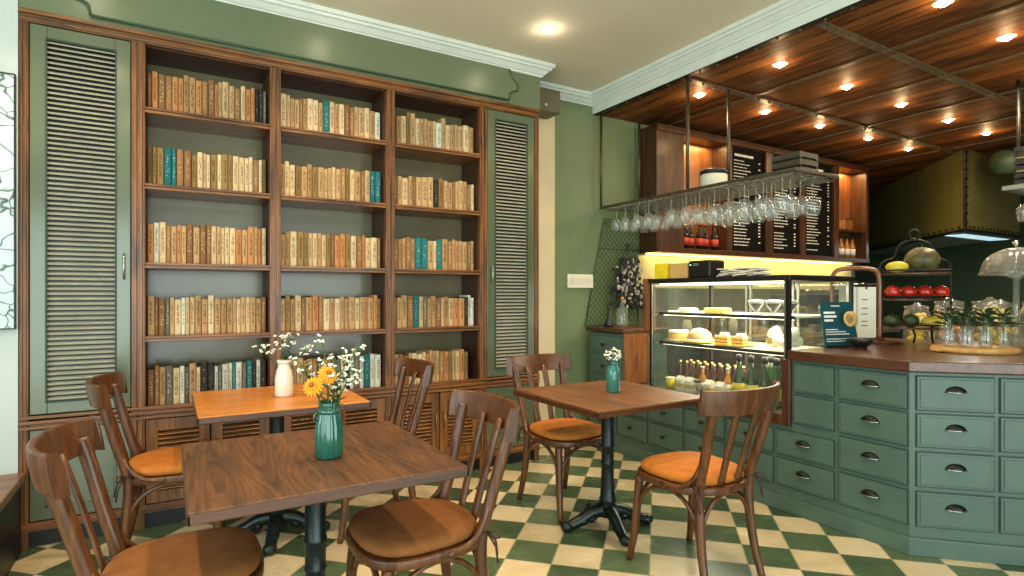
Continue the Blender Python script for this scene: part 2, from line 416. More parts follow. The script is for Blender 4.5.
# raised plaque on the soffit, with ogee ends
def ogee(x, d, zt, zb):
    return [(x - d * .00, zt), (x + d * .10, zt - .06), (x + d * .22, zt - .085), (x + d * .30, zt - .11), (x + d * .30, zt - .155), (x + d * .14, zt - .165), (x + d * .04, zt - .185), (x + d * 0.0, zb)]
L_ = ogee(-.37, -.25, 3.09, 2.85); R_ = ogee(2.27, .25, 3.09, 2.85)
poly = L_[::-1] + [] + R_
ring = [(x, z) for x, z in R_] + [(x, z) for x, z in L_[::-1]]
MXZ = Matrix(((1, 0, 0, 0), (0, 0, 1, 0), (0, 1, 0, 0), (0, 0, 0, 1)))
struct('trim_plaque', MB().prism(ring, YB - .018, YB - .0005, M=MXZ), M_['soffit'])
mb = MB()
for side in (L_, R_): mb.tube([(x, YB - .018, z) for x, z in side], .008, 6)
mb.tube([(L_[-1][0], YB - .018, 2.85), (R_[-1][0], YB - .018, 2.85)], .008, 6)
struct('trim_plaque_shadow', mb, M_['green_dark'])  # dark green strip paints in the shadow line around the plaque
# crown moulding swept along the walls with mitres
def sweep(path, prof):
    v = []; k = len(prof); n = len(path)
    for i, (x, y) in enumerate(path):
        def nrm(a, b):
            d = Vector((b[0] - a[0], b[1] - a[1])).normalized(); return Vector((d.y, -d.x))
        ns = []
        if i > 0: ns.append(nrm(path[i - 1], path[i]))
        if i < n - 1: ns.append(nrm(path[i], path[i + 1]))
        m = ns[0] if len(ns) == 1 else (ns[0] + ns[1]) / (1 + ns[0].dot(ns[1]))
        for p, z in prof: v.append((x + m.x * p, y + m.y * p, z))
    f = []
    for i in range(n - 1):
        for t in range(k):
            u = (t + 1) % k; f.append((i * k + t, i * k + u, (i + 1) * k + u, (i + 1) * k + t))
    f.append(tuple(range(k))[::-1]); f.append(tuple(range((n - 1) * k, n * k)))
    return MB().add(v, f)
prof = [(0, 3.085), (.014, 3.085), (.018, 3.098), (.03, 3.104), (.055, 3.13), (.07, 3.137), (.074, 3.15), (.088, 3.155), (.092, 3.18), (0, 3.18)]
struct('trim_crown', sweep([(-2.6, YB), (XR, YB), (XR, YW), (XB, YW), (XB, -2.6)], prof), M_['crown'])
struct('trim_beam', MB().box(XB, XB + .05, -2.6, YW, ZW - .005, ZC), M_['crown'])
struct('wall_behind', MB().box(-2.6, 11.2, -2.7, -2.6, 2.5, ZC).box(-2.6, -2.2, -2.7, -2.6, 0, 2.5).box(3.4, 11.2, -2.7, -2.6, 0, 2.5), M_['green_wall'])
struct('wall_left', MB().box(-2.7, -2.6, -2.7, YW, 0, .45).box(-2.7, -2.6, -2.7, YW, 2.9, ZC).box(-2.7, -2.6, 3.5, YW, .45, 2.9).box(-2.7, -2.6, -2.7, -.9, .45, 2.9), M_['white_wall'])
struct('wall_right', MB().box(11.1, 11.2, -2.6, 6, 0, ZC), M_['green_dark'])
struct('wall_kitchen', MB().box(7.72, 11.2, 5.9, 6.0, 0, ZC).box(7.72, 7.82, YW, 5.9, 0, ZC), M_['green_dark'])
wf = MB()
for y0 in (-.9, .55, 2.0, 3.44): wf.box(-2.68, -2.62, y0, y0 + .06, .45, 2.9)
wf.box(-2.68, -2.62, -.9, 3.5, .45, .52).box(-2.68, -2.62, -.9, 3.5, 2.2, 2.26).box(-2.68, -2.62, -.9, 3.5, 2.84, 2.9)
struct('window_1', wf, M_['green_dark'])
struct('window_1_glass', MB().box(-2.652, -2.648, -.85, 3.45, .5, 2.86), M_['pane'])
# black iron angle along the beam and flat bars on the plank ceiling
mb = MB().box(XB + .002, XB + .055, -2.5, YW - .01, ZW - .012, ZW + 0)
struct('trim_iron_angle', mb, M_['black_metal'])
mb = MB()
for y in (1.0, 2.08, 3.15):
    mb.box(XB + .06, 8.1, y - .03, y + .03, ZW - .012, ZW - .001)
for x in (4.26, 5.13, 6.0, 6.87, 7.74):
    mb.box(x - .02, x + .02, -1.5, 4.2, ZW - .008, ZW - .0005)
for y in (2.08, 3.15):
    for i in range(34): mb.lathe([(.012, 0), (.012, -.006), (0, -.01)], (XB + .12 + i * .14, y, ZW - .012), 6)
for i in range(24): mb.lathe([(.009, 0), (.009, -.006), (0, -.01)], (XB + .03, 4.1 - i * .16, ZW - .012), 6)
struct('trim_iron_bars', mb, plain('aged_iron', lin(104, 90, 70), .5, .4, var=.3, scale=20))
# cream door lining beside the bookcase
struct('trim_cream', MB().box(2.62, 2.93, YW - .05, YW - .002, 0, 2.95), M_['curtain'], .005)
t = thing('shutter_box', 'olive-grey boxy housing fixed high on the wall at the right end of the bookcase', 'housing', (2.70, 4.0, 2.86))
obj('casing', MB().box(-.122, .13, -.05, .15, 0, .19), M_['shutter'], t, .006)
obj('knob', MB().lathe([(.01, 0), (.01, .01), (0, .014)], (-.02, -.05, .05), 10, rotm('X', PI / 2)), M_['vase_white'], t)

# wall mural
t = thing('wall_mural', 'pale teal panel with black line drawing on white wall left of bookcase', 'picture', (-1.25, YB - .02, 1.16))
obj('panel', MB().box(-.5, .562, -.006, .018, 0, 1.3), M_['mural'], t)
obj('border', MB().box(-.5, .567, -.012, .018, 1.3, 1.306).box(-.5, .567, -.012, .018, -.006, 0).box(.562, .567, -.012, .018, 0, 1.3), M_['black'], t)
# bench at the left edge
t = thing('bench', 'low black box bench with brown wooden top against the white wall', 'bench', (-1.26, 3.31, 0))
obj('body', MB().box(-.6, .60, -.48, .54, 0, .37), M_['black'], t, .005)
obj('bench_top', MB().box(-.62, .62, -.5, .55, .37, .41), M_['case_wood_h'], t, .006)

# ------------------------------------------------------------------ bookcase
bc = thing('bookcase', 'wall-wide brown wooden bookcase with green louvred doors at both ends', 'bookcase', (XL, YB, 0))
def W(x): return x - XL           # world x to bookcase x; local y=0 is the front
X0, X1 = XL, XR - .02
verts = [(-.673, -.635), (-.186, -.121), (.54, .604), (1.289, 1.353), (2.024, 2.086), (2.522, 2.56)]
for a, b in verts:
    mb = MB()
    mb.box(W(a), W(b), 0, .34, 0.0, 2.76)
    w = b - a
    for q in ((.18, .40), (.60, .82)):
        mb.box(W(a + w * q[0]), W(a + w * q[1]), -.009, 0, .09, 2.76)
    obj('upright', mb, M_['case_wood'], bc, .003)
mb = MB().box(0, W(X1 + .01), -.0, .34, 2.76, 2.822).box(-.0, W(X1 + .01), -.018, 0, 2.80, 2.822).box(0, W(X1 + .01), -.009, 0, 2.768, 2.785)
obj('top_rail', mb, M_['case_wood_h'], bc, .003)
mb = MB().box(.04, W(2.52), .0, .30, .622, .65)
for z in (.622, .65, .676): mb.box(.0, W(X1 + .01), -.014 if z != .65 else -.02, 0, z + .002, z + .02)
obj('mid_rail', mb, M_['case_wood_h'], bc, .003)
obj('plinth', MB().box(.04, W(2.52), .03, .3, 0, .09), M_['black'], bc)
obj('bottom_rail', MB().box(.0, W(X1 + .01), -.006, .06, .09, .135).box(0, W(X1 + .01), -.014, -.006, .11, .125), M_['case_wood_h'], bc, .002)
bays = [(-.121, .54), (.604, 1.289), (1.353, 2.024)]
zs = [.685, 1.095, 1.515, 1.965, 2.40]
for bi, (a, b) in enumerate(bays):
    obj('back_panel', MB().box(W(a), W(b), .315, .33, .66, 2.76), M_['case_back'], bc)
    obj('side_lining', MB().box(W(a), W(a) + .004, .03, .315, .69, 2.76).box(W(b) - .004, W(b), .03, .315, .69, 2.76).box(W(a), W(b), .03, .315, 2.752, 2.758), M_['case_in'], bc)
    for z in zs:
        mb = MB().box(W(a) + .005, W(b) - .005, .0, .312, z - .032, z).box(W(a), W(b), -.012, 0, z - .013, z).box(W(a), W(b), -.008, 0, z - .032, z - .018)
        obj('shelf', mb, M_['case_wood_h'], bc, .002)
    # two louvred wooden doors underneath
    h = (b - a) / 2
    for k in (0, 1):
        da = a + k * h + .004; db = a + (k + 1) * h - .004
        st = .06
        mb = MB().box(W(da), W(da) + st, -.004, .016, .14, .618).box(W(db) - st, W(db), -.004, .016, .14, .618).box(W(da) + st, W(db) - st, -.004, .016, .14, .205).box(W(da) + st, W(db) - st, -.004, .016, .55, .618)
        d = obj('cupboard_door', mb, M_['case_wood'], bc, .002)
        lv = MB()
        for i in range(13):
            lv.cbox((W((da + db) / 2), .006, .218 + i * .0262), (db - da - 2 * st, .024, .005), rotm('X', math.radians(42)))
        obj('louvre_slats', lv, M_['case_wood_h'], d)
        hx = W(db) - .03 if k == 0 else W(da) + .03
        obj('handle', MB().tube([(hx, -.004, .37), (hx, -.028, .385), (hx, -.03, .42), (hx, -.028, .455), (hx, -.004, .47)], .005, 6), M_['brass'], d)
# end doors
for a, b, hs in ((-.635, -.186, 1), (2.086, 2.522, -1)):
    st = .072
    wa, wb = W(a) + .004, W(b) - .004
    mb = MB().box(wa, wa + st, .004, .026, .70, 2.755).box(wb - st, wb, .004, .026, .70, 2.755).box(wa + st, wb - st, .004, .026, .70, .765).box(wa + st, wb - st, .004, .026, 2.685, 2.755)
    d = obj('louvre_door', mb, M_['door_green'], bc, .003)
    lv = MB(); n = 72
    for i in range(n):
        lv.cbox(((wa + wb) / 2, .02, .777 + i * (1.9 / (n - 1))), (wb - wa - 2 * st, .024, .006), rotm('X', math.radians(30)))
    obj('louvre_slats', lv, M_['slat_lit'], d)
    obj('slat_backing', MB().box(wa + .02, wb - .02, .04, .05, .71, 2.74), M_['black'], d)
    fr = MB(); i0, i1 = wa + st, wb - st
    fr.box(i0 - .008, i0, -.001, .006, .757, 2.693).box(i1, i1 + .008, -.001, .006, .757, 2.693).box(i0, i1, -.001, .006, .757, .765).box(i0, i1, -.001, .006, 2.685, 2.693)
    obj('moulding', fr, M_['groove'], d)
    hx = wb - .03 if hs == 1 else wa + .03
    obj('handle', MB().tube([(hx, .004, 1.42), (hx, -.025, 1.44), (hx, -.03, 1.49), (hx, -.025, 1.54), (hx, .004, 1.56)], .006, 8), M_['steel'], d)
    d2 = obj('panel_door', MB().box(wa, wb, .004, .024, .14, .618), M_['door_green'], bc, .003)
    fr = MB(); i0, i1, z0, z1 = wa + .065, wb - .065, .205, .555
    fr.box(i0, i1, -.004, .006, z0, z0 + .014).box(i0, i1, -.004, .006, z1 - .014, z1).box(i0, i0 + .014, -.004, .006, z0, z1).box(i1 - .014, i1, -.004, .006, z0, z1)
    obj('moulding', fr, M_['door_green'], d2, .003)

# ------------------------------------------------------------------ books
BM = {
 'tan': book_mat('book_tan', lin(200, 166, 122), lin(170, 132, 90), lin(80, 48, 28)),
 'cream': book_mat('book_cream', lin(226, 202, 162), lin(202, 174, 132), lin(110, 70, 44)),
 'brown': book_mat('book_brown', lin(160, 120, 80), lin(126, 88, 58), lin(205, 175, 125), .55),
 'orange': book_mat('book_orange', lin(198, 142, 92), lin(184, 122, 76), lin(90, 40, 20)),
 'teal': book_mat('book_teal', lin(44, 122, 124), lin(30, 98, 104), lin(180, 200, 180), .58),
 'white': book_mat('book_white', lin(226, 222, 206), lin(204, 204, 192), lin(90, 84, 76)),
 'grey': book_mat('book_grey', lin(116, 112, 98), lin(84, 84, 78), lin(190, 185, 165), .55),
 'dark': book_mat('book_dark', lin(58, 48, 42), lin(40, 38, 40), lin(170, 150, 110), .58),
 'olive': book_mat('book_olive', lin(156, 128, 80), lin(130, 102, 62), lin(70, 44, 26)),
}
def book_mesh(c):
    mb = MB()     # unit book: x thickness, y depth, z height; spine at y=0
    mb.box(0, .07, 0.06, 1, 0, 1).box(.93, 1, .06, 1, 0, 1)
    mb.add([(0, .06, 0), (.12, 0, 0), (.5, -.02, 0), (.88, 0, 0), (1, .06, 0), (0, .06, 1), (.12, 0, 1), (.5, -.02, 1), (.88, 0, 1), (1, .06, 1)],
           [(0, 1, 6, 5), (1, 2, 7, 6), (2, 3, 8, 7), (3, 4, 9, 8), (0, 4, 3, 2, 1), (5, 6, 7, 8, 9), (0, 5, 9, 4)])
    mb.m = 1; mb.box(.07, .93, .06, .97, .015, .975)
    o = obj('book', mb, [BM[c], M_['page']])
    return o
BASE = {}
rowplan = {}
def plan(bi, ri):
    # ri 0 = top row; returns colours
    if (bi, ri) == (0, 0): return [R.choice(['tan', 'tan', 'cream', 'brown', 'orange']) for _ in range(15)] + ['orange', 'orange', 'dark', 'dark', 'grey']
    if (bi, ri) == (0, 1): return ['olive', 'olive', 'olive', 'teal', 'teal'] + [R.choice(['tan', 'cream', 'brown', 'cream', 'olive']) for _ in range(15)]
    if (bi, ri) == (0, 2): return ['orange', 'white', 'cream'] + [R.choice(['tan', 'orange', 'cream', 'brown', 'tan']) for _ in range(17)]
    if (bi, ri) == (0, 3): return [R.choice(['tan', 'brown', 'cream', 'grey', 'tan']) for _ in range(6)] + ['white'] + [R.choice(['tan', 'brown', 'cream', 'tan']) for _ in range(13)]
    if (bi, ri) == (0, 4): return ['brown', 'brown', 'tan', 'grey', 'cream', 'white', 'grey', 'tan', 'cream', 'dark', 'white', 'grey', 'white', 'teal', 'white', 'grey', 'teal', 'dark', 'white', 'dark']
    if (bi, ri) == (1, 0): return ['cream', 'cream', 'tan', 'tan', 'brown', 'tan', 'cream', 'cream', 'tan', 'teal', 'cream', 'tan', 'cream', 'brown', 'brown', 'tan', 'tan', 'cream', 'tan', 'white']
    if (bi, ri) == (1, 1): return [R.choice(['tan', 'cream', 'brown', 'tan', 'olive']) for _ in range(18)] + ['teal', 'teal']
    if (bi, ri) == (1, 4): return [R.choice(['tan', 'brown', 'grey', 'tan']) for _ in range(9)] + ['brown', 'grey', 'grey', 'cream', 'dark', 'white', 'grey', 'white', 'teal', 'white', 'white']
    if (bi, ri) == (2, 0): return ['brown', 'tan', 'cream', 'olive', 'olive', 'tan', 'cream', 'tan', 'tan', 'tan', 'cream', 'white', 'tan', 'cream', 'tan', 'tan', 'brown', 'tan', 'cream', 'tan']
    if (bi, ri) == (2, 1): return ['brown', 'tan', 'cream', 'tan', 'tan', 'brown', 'tan', 'tan', 'tan', 'dark', 'olive', 'tan', 'tan', 'brown', 'tan', 'tan', 'brown', 'tan', 'brown', 'cream']
    if (bi, ri) == (2, 2): return ['brown', 'tan', 'tan', 'olive', 'brown', 'tan', 'teal', 'teal', 'tan', 'cream', 'teal', 'tan', 'brown', 'tan', 'orange', 'tan', 'tan', 'tan', 'brown', 'tan']
    if (bi, ri) == (2, 3): return ['brown', 'tan', 'tan', 'tan', 'brown', 'teal', 'tan', 'grey', 'tan', 'tan', 'brown', 'tan', 'tan', 'tan', 'orange', 'orange', 'tan', 'dark', 'white', 'white']
    return [R.choice(['tan', 'tan', 'cream', 'brown', 'orange', 'olive', 'cream']) for _ in range(20)]
BN = ['left', 'middle', 'right']; RN = ['top', 'second', 'third', 'fourth', 'bottom']
CW = {'tan': 'tan', 'cream': 'cream', 'brown': 'brown', 'orange': 'rusty tan', 'teal': 'teal', 'white': 'white', 'grey': 'grey', 'dark': 'near-black', 'olive': 'olive-gold'}
for bi, (a, b) in enumerate(bays):
    for ri in range(5):
        z = zs[4 - ri] + .0005; cs = plan(bi, ri)
        if bi == 0: cs = cs[:9] + [cs[9]] + cs[9:12] + [cs[12]] + cs[12:]
        if bi == 2: cs = cs[:3] + cs[4:16] + cs[17:]
        endgap = .003
        total = b - a - .018 - endgap - (.05 if (bi, ri) == (2, 4) else 0)
        w = [R.uniform(.6, 1.35) for _ in cs]; sw = sum(w); w = [q / sw * total for q in w]
        x = a + .009
        hb = {(0, 0): .232, (2, 0): .215, (0, 2): .235}.get((bi, ri), .222)
        for k, c in enumerate(cs):
            if c not in BASE: BASE[c] = o = book_mesh(c)
            else: o = BASE[c].copy(); col.objects.link(o)
            h = hb + R.uniform(-.015, .012)
            if (bi, ri) == (0, 1) and k < 5: h = .228
            if c == 'teal': h = hb + .008
            if (bi, ri) == (2, 0) and k in (3, 4, 11): h = .25
            d = R.uniform(.13, .16)
            o.scale = (w[k] - .0004, d, h)
            o.location = (x, YB + .075 + R.uniform(-.006, .012), z)
            o.rotation_euler = (0, 0, 0)
            tag(o, f"worn {CW[c]} book, {ORD[k]} from the left on the {RN[ri]} shelf of the {BN[bi]} bay", 'book', f"books on the {RN[ri]} shelf of the {BN[bi]} bay")
            x += w[k]

# ------------------------------------------------------------------ chairs
def seat_outline(wf, wr, d, n=40, p=2.6):
    pts = []
    for i in range(n):
        a = 2 * PI * i / n
        c, s = math.cos(a), math.sin(a)
        x = abs(c) ** (2 / p) * (1 if c > 0 else -1); y = abs(s) ** (2 / p) * (1 if s > 0 else -1)
        w = wr + (wf - wr) * (y + 1) / 2
        pts.append((x * w / 2, y * d / 2))
    return pts
def arc(p0, p1, top, n=12, e=2.2):
    p0, p1 = Vector(p0), Vector(p1); out = []
    for i in range(n + 1):
        t = i / n; u = 2 * t - 1
        q = p0.lerp(p1, .5 + .5 * math.sin(u * PI / 2))
        q.z = p0.z + (top - p0.z) * max(0, math.cos(u * PI / 2)) ** (.9)
        out.append(q)
    return out
def smooth_path(pts, n=6):
    pts = [Vector(p) for p in pts]; out = []
    P = [pts[0]] + pts + [pts[-1]]
    for i in range(1, len(P) - 2):
        for k in range(n):
            t = k / n; a, b, c, d = P[i - 1], P[i], P[i + 1], P[i + 2]
            out.append(.5 * ((2 * b) + (c - a) * t + (2 * a - 5 * b + 4 * c - d) * t * t + (3 * b - a - 3 * c + d) * t ** 3))
    out.append(pts[-1]); return out
def make_chair(label, loc, rz, wm, cm, group):
    t = thing('cafe_chair', label, 'chair', loc, rz, group)
    so = seat_outline(.455, .40, .445, p=2.9)
    mb = MB(); mb.prism(so, .428, .462, smooth=True)
    obj('seat', mb, wm, t, .007, 3)
    for s in (-1, 1):
        obj('leg', MB().tube(smooth_path([(s * .178, .158, .43), (s * .183, .168, .3), (s * .19, .182, .14), (s * .2, .205, 0)], 4), [.021] * 5 + [.0195] * 4 + [.018, .017, .016, .0155], 10), wm, t)
        pth = smooth_path([(s * .175, -.235, 0), (s * .165, -.20, .15), (s * .158, -.18, .32), (s * .158, -.178, .46), (s * .167, -.218, .62), (s * .180, -.258, .78), (s * .188, -.282, .865)], 4)
        n = len(pth); obj('back_post', MB().tube(pth, [.0155 + .006 * min(1, i / (n * .3)) for i in range(n)], 10), wm, t)
        # curved hip bracket from post to seat side
        obj('hip_bracket', MB().tube(smooth_path([(s * .166, -.205, .60), (s * .178, -.175, .52), (s * .195, -.12, .462), (s * .208, -.03, .447)], 5), .0115, 8), wm, t)
    for s in (-1, 1):   # two slats
        q = []
        for i in range(9):
            u = i / 8; z = .45 + u * .40
            q.append((s * (.050 + .014 * u), -.195 - .095 * u - .015 * u * u, z))
        obj('slat', MB().tube(q, .0085, 6, sx=2.5, up=(0, 1, 0)), wm, t)
    # bent crest rail
    N = 14; v = []; f = []
    for i in range(N + 1):
        u = -1 + 2 * i / N; x = .238 * math.sin(u * 1.15) / math.sin(1.15); y = -.335 + .085 * u * u
        hh = .056 - .002 * u * u; zc = .866
        tn = Vector((1, .085 * 2 * u / .238, 0)).normalized(); nn = Vector((-tn.y, tn.x, 0))
        for dy, dz in ((-.012, -hh), (.012, -hh), (.014, hh * .2), (.009, hh), (-.009, hh), (-.014, hh * .2)):
            lean = -.18 * dz
            v.append((x + nn.x * dy, y + nn.y * dy + lean, zc + dz))
    for i in range(N):
        for k in range(6): f.append((i * 6 + k, (i + 1) * 6 + k, (i + 1) * 6 + (k + 1) % 6, i * 6 + (k + 1) % 6))
    f += [tuple(range(6))[::-1], tuple(range(N * 6, N * 6 + 6))]
    mb = MB(); mb.add(v, f, True)
    o = obj('crest_rail', mb, wm, t, .005, 3); o.data.set_sharp_from_angle(angle=D(50))
    # bentwood arch braces
    for a, b in ((( -.186, .172, .2), (.186, .172, .2)), ((-.186, .17, .2), (-.16, -.185, .2)), ((.186, .17, .2), (.16, -.185, .2)), ((-.16, -.185, .2), (.16, -.185, .2))):
        obj('arch_brace', MB().tube(arc(a, b, .418), .0105, 8), wm, t)
    co = seat_outline(.43, .38, .415, 36, 2.8)
    mb = MB(); rings = [(.94, .463), (.995, .472), (1.0, .485), (.97, .498), (.85, .507), (.55, .511)]
    v = []
    for s_, z in rings: v += [(x * s_, y * s_ + .005, z) for x, y in co]
    n = len(co); f = [tuple(range(n))[::-1], tuple(range((len(rings) - 1) * n, len(rings) * n))]
    for r in range(len(rings) - 1):
        for i in range(n): j = (i + 1) % n; f.append((r * n + i, r * n + j, (r + 1) * n + j, (r + 1) * n + i))
    mb.add(v, f, True)
    c = obj('cushion', mb, cm, t)
    ring_ = []
    for s in (-1, 1):
        px_, py_ = s * .158, -.178
        m = MB().tube([(px_ + .026 * math.cos(a), py_ + .026 * math.sin(a), .475 + .004 * math.sin(3 * a)) for a in [2 * PI * k / 10 for k in range(10)]], .0045, 6, closed=True)
        m.tube([(px_ + s * .026, py_ - .01, .475), (px_ + s * .05, py_ - .03, .49), (px_ + s * .065, py_ - .035, .47), (px_ + s * .045, py_ - .03, .46), (px_ + s * .026, py_ - .012, .472)], .004, 5)
        m.tube([(px_ + s * .026, py_ - .01, .475), (px_ + s * .045, py_ - .03, .43), (px_ + s * .04, py_ - .04, .37)], .004, 5)
        m.tube([(px_ + s * .02, py_ - .02, .475), (px_ + s * .028, py_ - .04, .44), (px_ + s * .02, py_ - .05, .39)], .004, 5)
        m.tube([(px_, py_ + .02, .477), (px_ * .8, py_ + .04, .482)], .004, 5)
        obj('tie', m, M_['tie'], c)
    return t
c6 = make_chair('dark café chair on the counter side of the right table, back to the camera', (2.205, 1.965, 0), 0, M_['chair'], M_['cushion_lit'], 'bentwood café chairs')
c6.scale = (1.08, 1.06, 1)
def chair(loc, rz, label): return dup(c6, loc, rz, label, 'bentwood café chairs')
D = math.radians
chair((2.16, 2.955, 0), D(180 + 3), 'café chair with light-painted orange cushion between bookcase and right table, facing the camera')
c4 = chair((.78, 2.01, 0), D(90), 'café chair at right of the front table, its shade-painted brown cushion half under the tabletop')
chair((1.00, 3.33, 0), D(90), 'café chair at right of the rear table, before the right book bay')
chair((.03, 3.42, 0), D(-90 - 4), 'café chair left of the rear table, in front of the green louvred door')
c1 = chair((.035, 2.10, 0), D(-90 - 4), 'large near café chair at lower left, beside the front table')
for c_ in (c1, c4):
    for ch in c_.children:
        if ch.name.startswith('cushion'):
            ch.data = ch.data.copy(); ch.data.materials[0] = M_['cushion']  # shaded copy of the velvet for these two seats
c6['label'] = 'café chair right of the right table with its slatted back to the camera'

# ------------------------------------------------------------------ tables
def cafe_table(label, x, y, size, mat, rz=0):
    t = thing('cafe_table', label, 'table', (x, y, 0), rz, 'square café tables on iron pedestals')
    h = size / 2
    obj('tabletop', MB().box(-h, h, -h, h, .742, .770), mat, t, .004)
    e = MB()
    for s in (-1, 1):
        e.box(-h - .004, h + .004, s * h - .008 if s > 0 else s * h - .004, s * h + .004 if s > 0 else s * h + .008, .735, .764)
        e.box(s * h - .008 if s > 0 else s * h - .004, s * h + .004 if s > 0 else s * h + .008, -h - .004, h + .004, .735, .764)
    obj('tabletop_edge', e, M_['edge'], t, .004)
    prof = [(.06, .075), (.052, .10), (.044, .12), (.044, .15), (.048, .16), (.048, .17), (.042, .18), (.040, .25), (.036, .30), (.035, .36), (.0385, .368), (.0385, .375), (.035, .383), (.036, .46), (.040, .466), (.040, .476), (.036, .484), (.036, .66), (.039, .67), (.039, .68), (.036, .69), (.036, .71), (.07, .725), (.07, .73)]
    obj('column', MB().lathe(prof, n=20), M_['iron'], t)
    obj('mounting_plate', MB().box(-.16, .16, -.025, .025, .725, .741).box(-.025, .025, -.16, .16, .725, .741), M_['iron'], t, .003)
    for k in range(4):
        a = k * PI / 2 - .30; c, s = math.cos(a), math.sin(a)
        P = smooth_path([(.03 * c, .03 * s, .105), (.09 * c, .09 * s, .095), (.14 * c, .14 * s, .07), (.19 * c, .19 * s, .045), (.225 * c, .225 * s, .035), (.25 * c, .25 * s, .035)], 4)
        n = len(P); m = MB().tube(P, [.038 - .012 * i / n for i in range(n)], 8)
        m.ball((.245 * c, .245 * s, .03), (.038, .038, .03), 10)
        m.ball((.15 * c, .15 * s, .055), (.036, .036, .028), 8).ball((.10 * c, .10 * s, .066), (.034, .034, .03), 8)
        obj('foot', m, M_['iron'], t)
    return t
cafe_table('front square table with coarse dark oak grain, green fluted vase on it', .44, 2.09, .80, M_['table_front'])
cafe_table('square table with light painted into its top beside the bookcase, white vase on it', .51, 3.39, .80, M_['table_back'])
cafe_table('square brown table at right before the display case, teal bottle vase on it', 2.15, 2.54, .78, M_['table_right'])

# vases
t = thing('vase', 'fluted green ceramic vase with yellow flowers on the front table', 'vase', (.473, 2.03, .7705))
obj('body', MB().lathe([(.0, .0), (.040, .0), (.045, .006), (.046, .06), (.044, .11), (.036, .145), (.031, .165), (.034, .180), (.036, .190), (.030, .190), (.026, .17), (.03, .12), (0, .02)], n=64, wob=(16, .045)), M_['vase_green'], t)
obj('collar', MB().lathe([(.0345, .150), (.0385, .156), (.0385, .163), (.0345, .168)], n=24).tube([(-.036, 0, .158), (-.05, -.005, .15), (-.052, -.005, .135), (-.042, 0, .13)], .004, 6), M_['vase_green'], t)
t = thing('vase', 'white fluted ceramic vase standing on the rear table', 'vase', (.544, 3.381, .7705))
obj('body', MB().lathe([(0, 0), (.042, 0), (.047, .008), (.047, .10), (.040, .14), (.031, .165), (.031, .18), (.036, .198), (.030, .198), (.026, .17), (.035, .12), (0, .02)], n=64, wob=(18, .03)), M_['vase_white'], t)
obj('lip', MB().lathe([(.031, .178), (.038, .188), (.038, .2), (.031, .2)], n=24), M_['vase_white'], t)
t = thing('vase', 'slim teal bottle vase standing on the right table', 'vase', (2.198, 2.548, .7705))
obj('body', MB().lathe([(0, 0), (.036, 0), (.04, .006), (.04, .11), (.034, .135), (.024, .155), (.022, .185), (.027, .195), (.022, .195), (.018, .17), (.03, .12), (0, .02)], n=28), M_['teal_glass'], t)
obj('neck_ring', MB().lathe([(.022, .156), (.027, .16), (.027, .166), (.022, .17)], n=20), M_['teal_glass'], t)

def sprig(label, loc, lean, h, group, seed, n=14, spread=.05, fs=.009, petal='petal_w', leafm='leaf'):
    r = random.Random(seed)
    t = thing('flower_sprig', label, 'flower', loc, 0, group)
    tip = Vector((lean[0], lean[1], h))
    P = [Vector((lean[0] * u * u, lean[1] * u * u, h * u)) for u in [i / 6 for i in range(7)]]
    st = MB().tube(P, .0022, 5); bl = MB(); lf = MB()
    for i in range(n):
        u = .72 + .28 * r.random(); b = Vector((lean[0] * u * u, lean[1] * u * u, h * u))
        q = b + Vector((r.uniform(-1, 1) * spread, r.uniform(-1, 1) * spread, r.uniform(-.2, .9) * spread * .8))
        st.tube([b, (b + q) / 2 + Vector((0, 0, -.004)), q], .0012, 4)
        for k in range(3):
            bl.ball(q + Vector((r.uniform(-1, 1), r.uniform(-1, 1), r.uniform(-.5, 1))) * fs * .8, (fs * r.uniform(.4, .75), fs * r.uniform(.4, .75), fs * .45), 6)
    for i in range(10):
        u = .45 + .5 * i / 10; b = Vector((lean[0] * u * u, lean[1] * u * u, h * u)); a = r.uniform(0, 2 * PI)
        d = Vector((math.cos(a), math.sin(a), .5)).normalized(); e = b + d * .045; sd = d.cross(Vector((0, 0, 1))).normalized() * .008
        m = (b + e) / 2 + Vector((0, 0, .004)); lf.add([b, m + sd, e, m - sd, m + Vector((0, 0, -.0015))], [(0, 1, 2, 4), (0, 4, 2, 3), (0, 3, 2, 1)])
    obj('stem', st, M_[leafm], t); obj('blossoms', bl, M_[petal], t); obj('leaves', lf, M_[leafm], t)
    return t
def gerbera(label, loc, lean, h, seed, tilt):
    t = thing('yellow_flower', label, 'flower', loc, 0, 'yellow flowers in the green vase')
    P = [Vector((lean[0] * u * u, lean[1] * u * u, h * u)) for u in [i / 6 for i in range(7)]]
    obj('stem', MB().tube(P, .003, 6), M_['leaf'], t)
    pm = MB(); c = P[-1]
    T = Matrix.Translation(c) @ rotm('Z', tilt[1]) @ rotm('X', tilt[0])
    for ring_, (n, rr, up) in enumerate(((16, .037, .002), (14, .031, .008), (10, .021, .014))):
        for i in range(n):
            a = 2 * PI * (i + .4 * ring_) / n; ca, sa = math.cos(a), math.sin(a)
            w = rr * .22
            pts = [Vector((ca * .008, sa * .008, up)), Vector((ca * rr * .6 - sa * w, sa * rr * .6 + ca * w, up + .004)), Vector((ca * rr, sa * rr, up - .004)), Vector((ca * rr * .6 + sa * w, sa * rr * .6 - ca * w, up + .004)), Vector((ca * rr * .6, sa * rr * .6, up + .001))]
            pm.add([T @ p for p in pts], [(0, 4, 2, 1), (0, 3, 2, 4), (0, 1, 2, 3)])
    obj('petals', pm, M_['petal_y'], t)
    obj('centre', MB().ball((0, 0, 0), (.011, .011, .008), 10).__class__().ball(T @ Vector((0, 0, .014)), .009, 10), M_['petal_c'], t)
V1 = (.473, 2.03, .79)
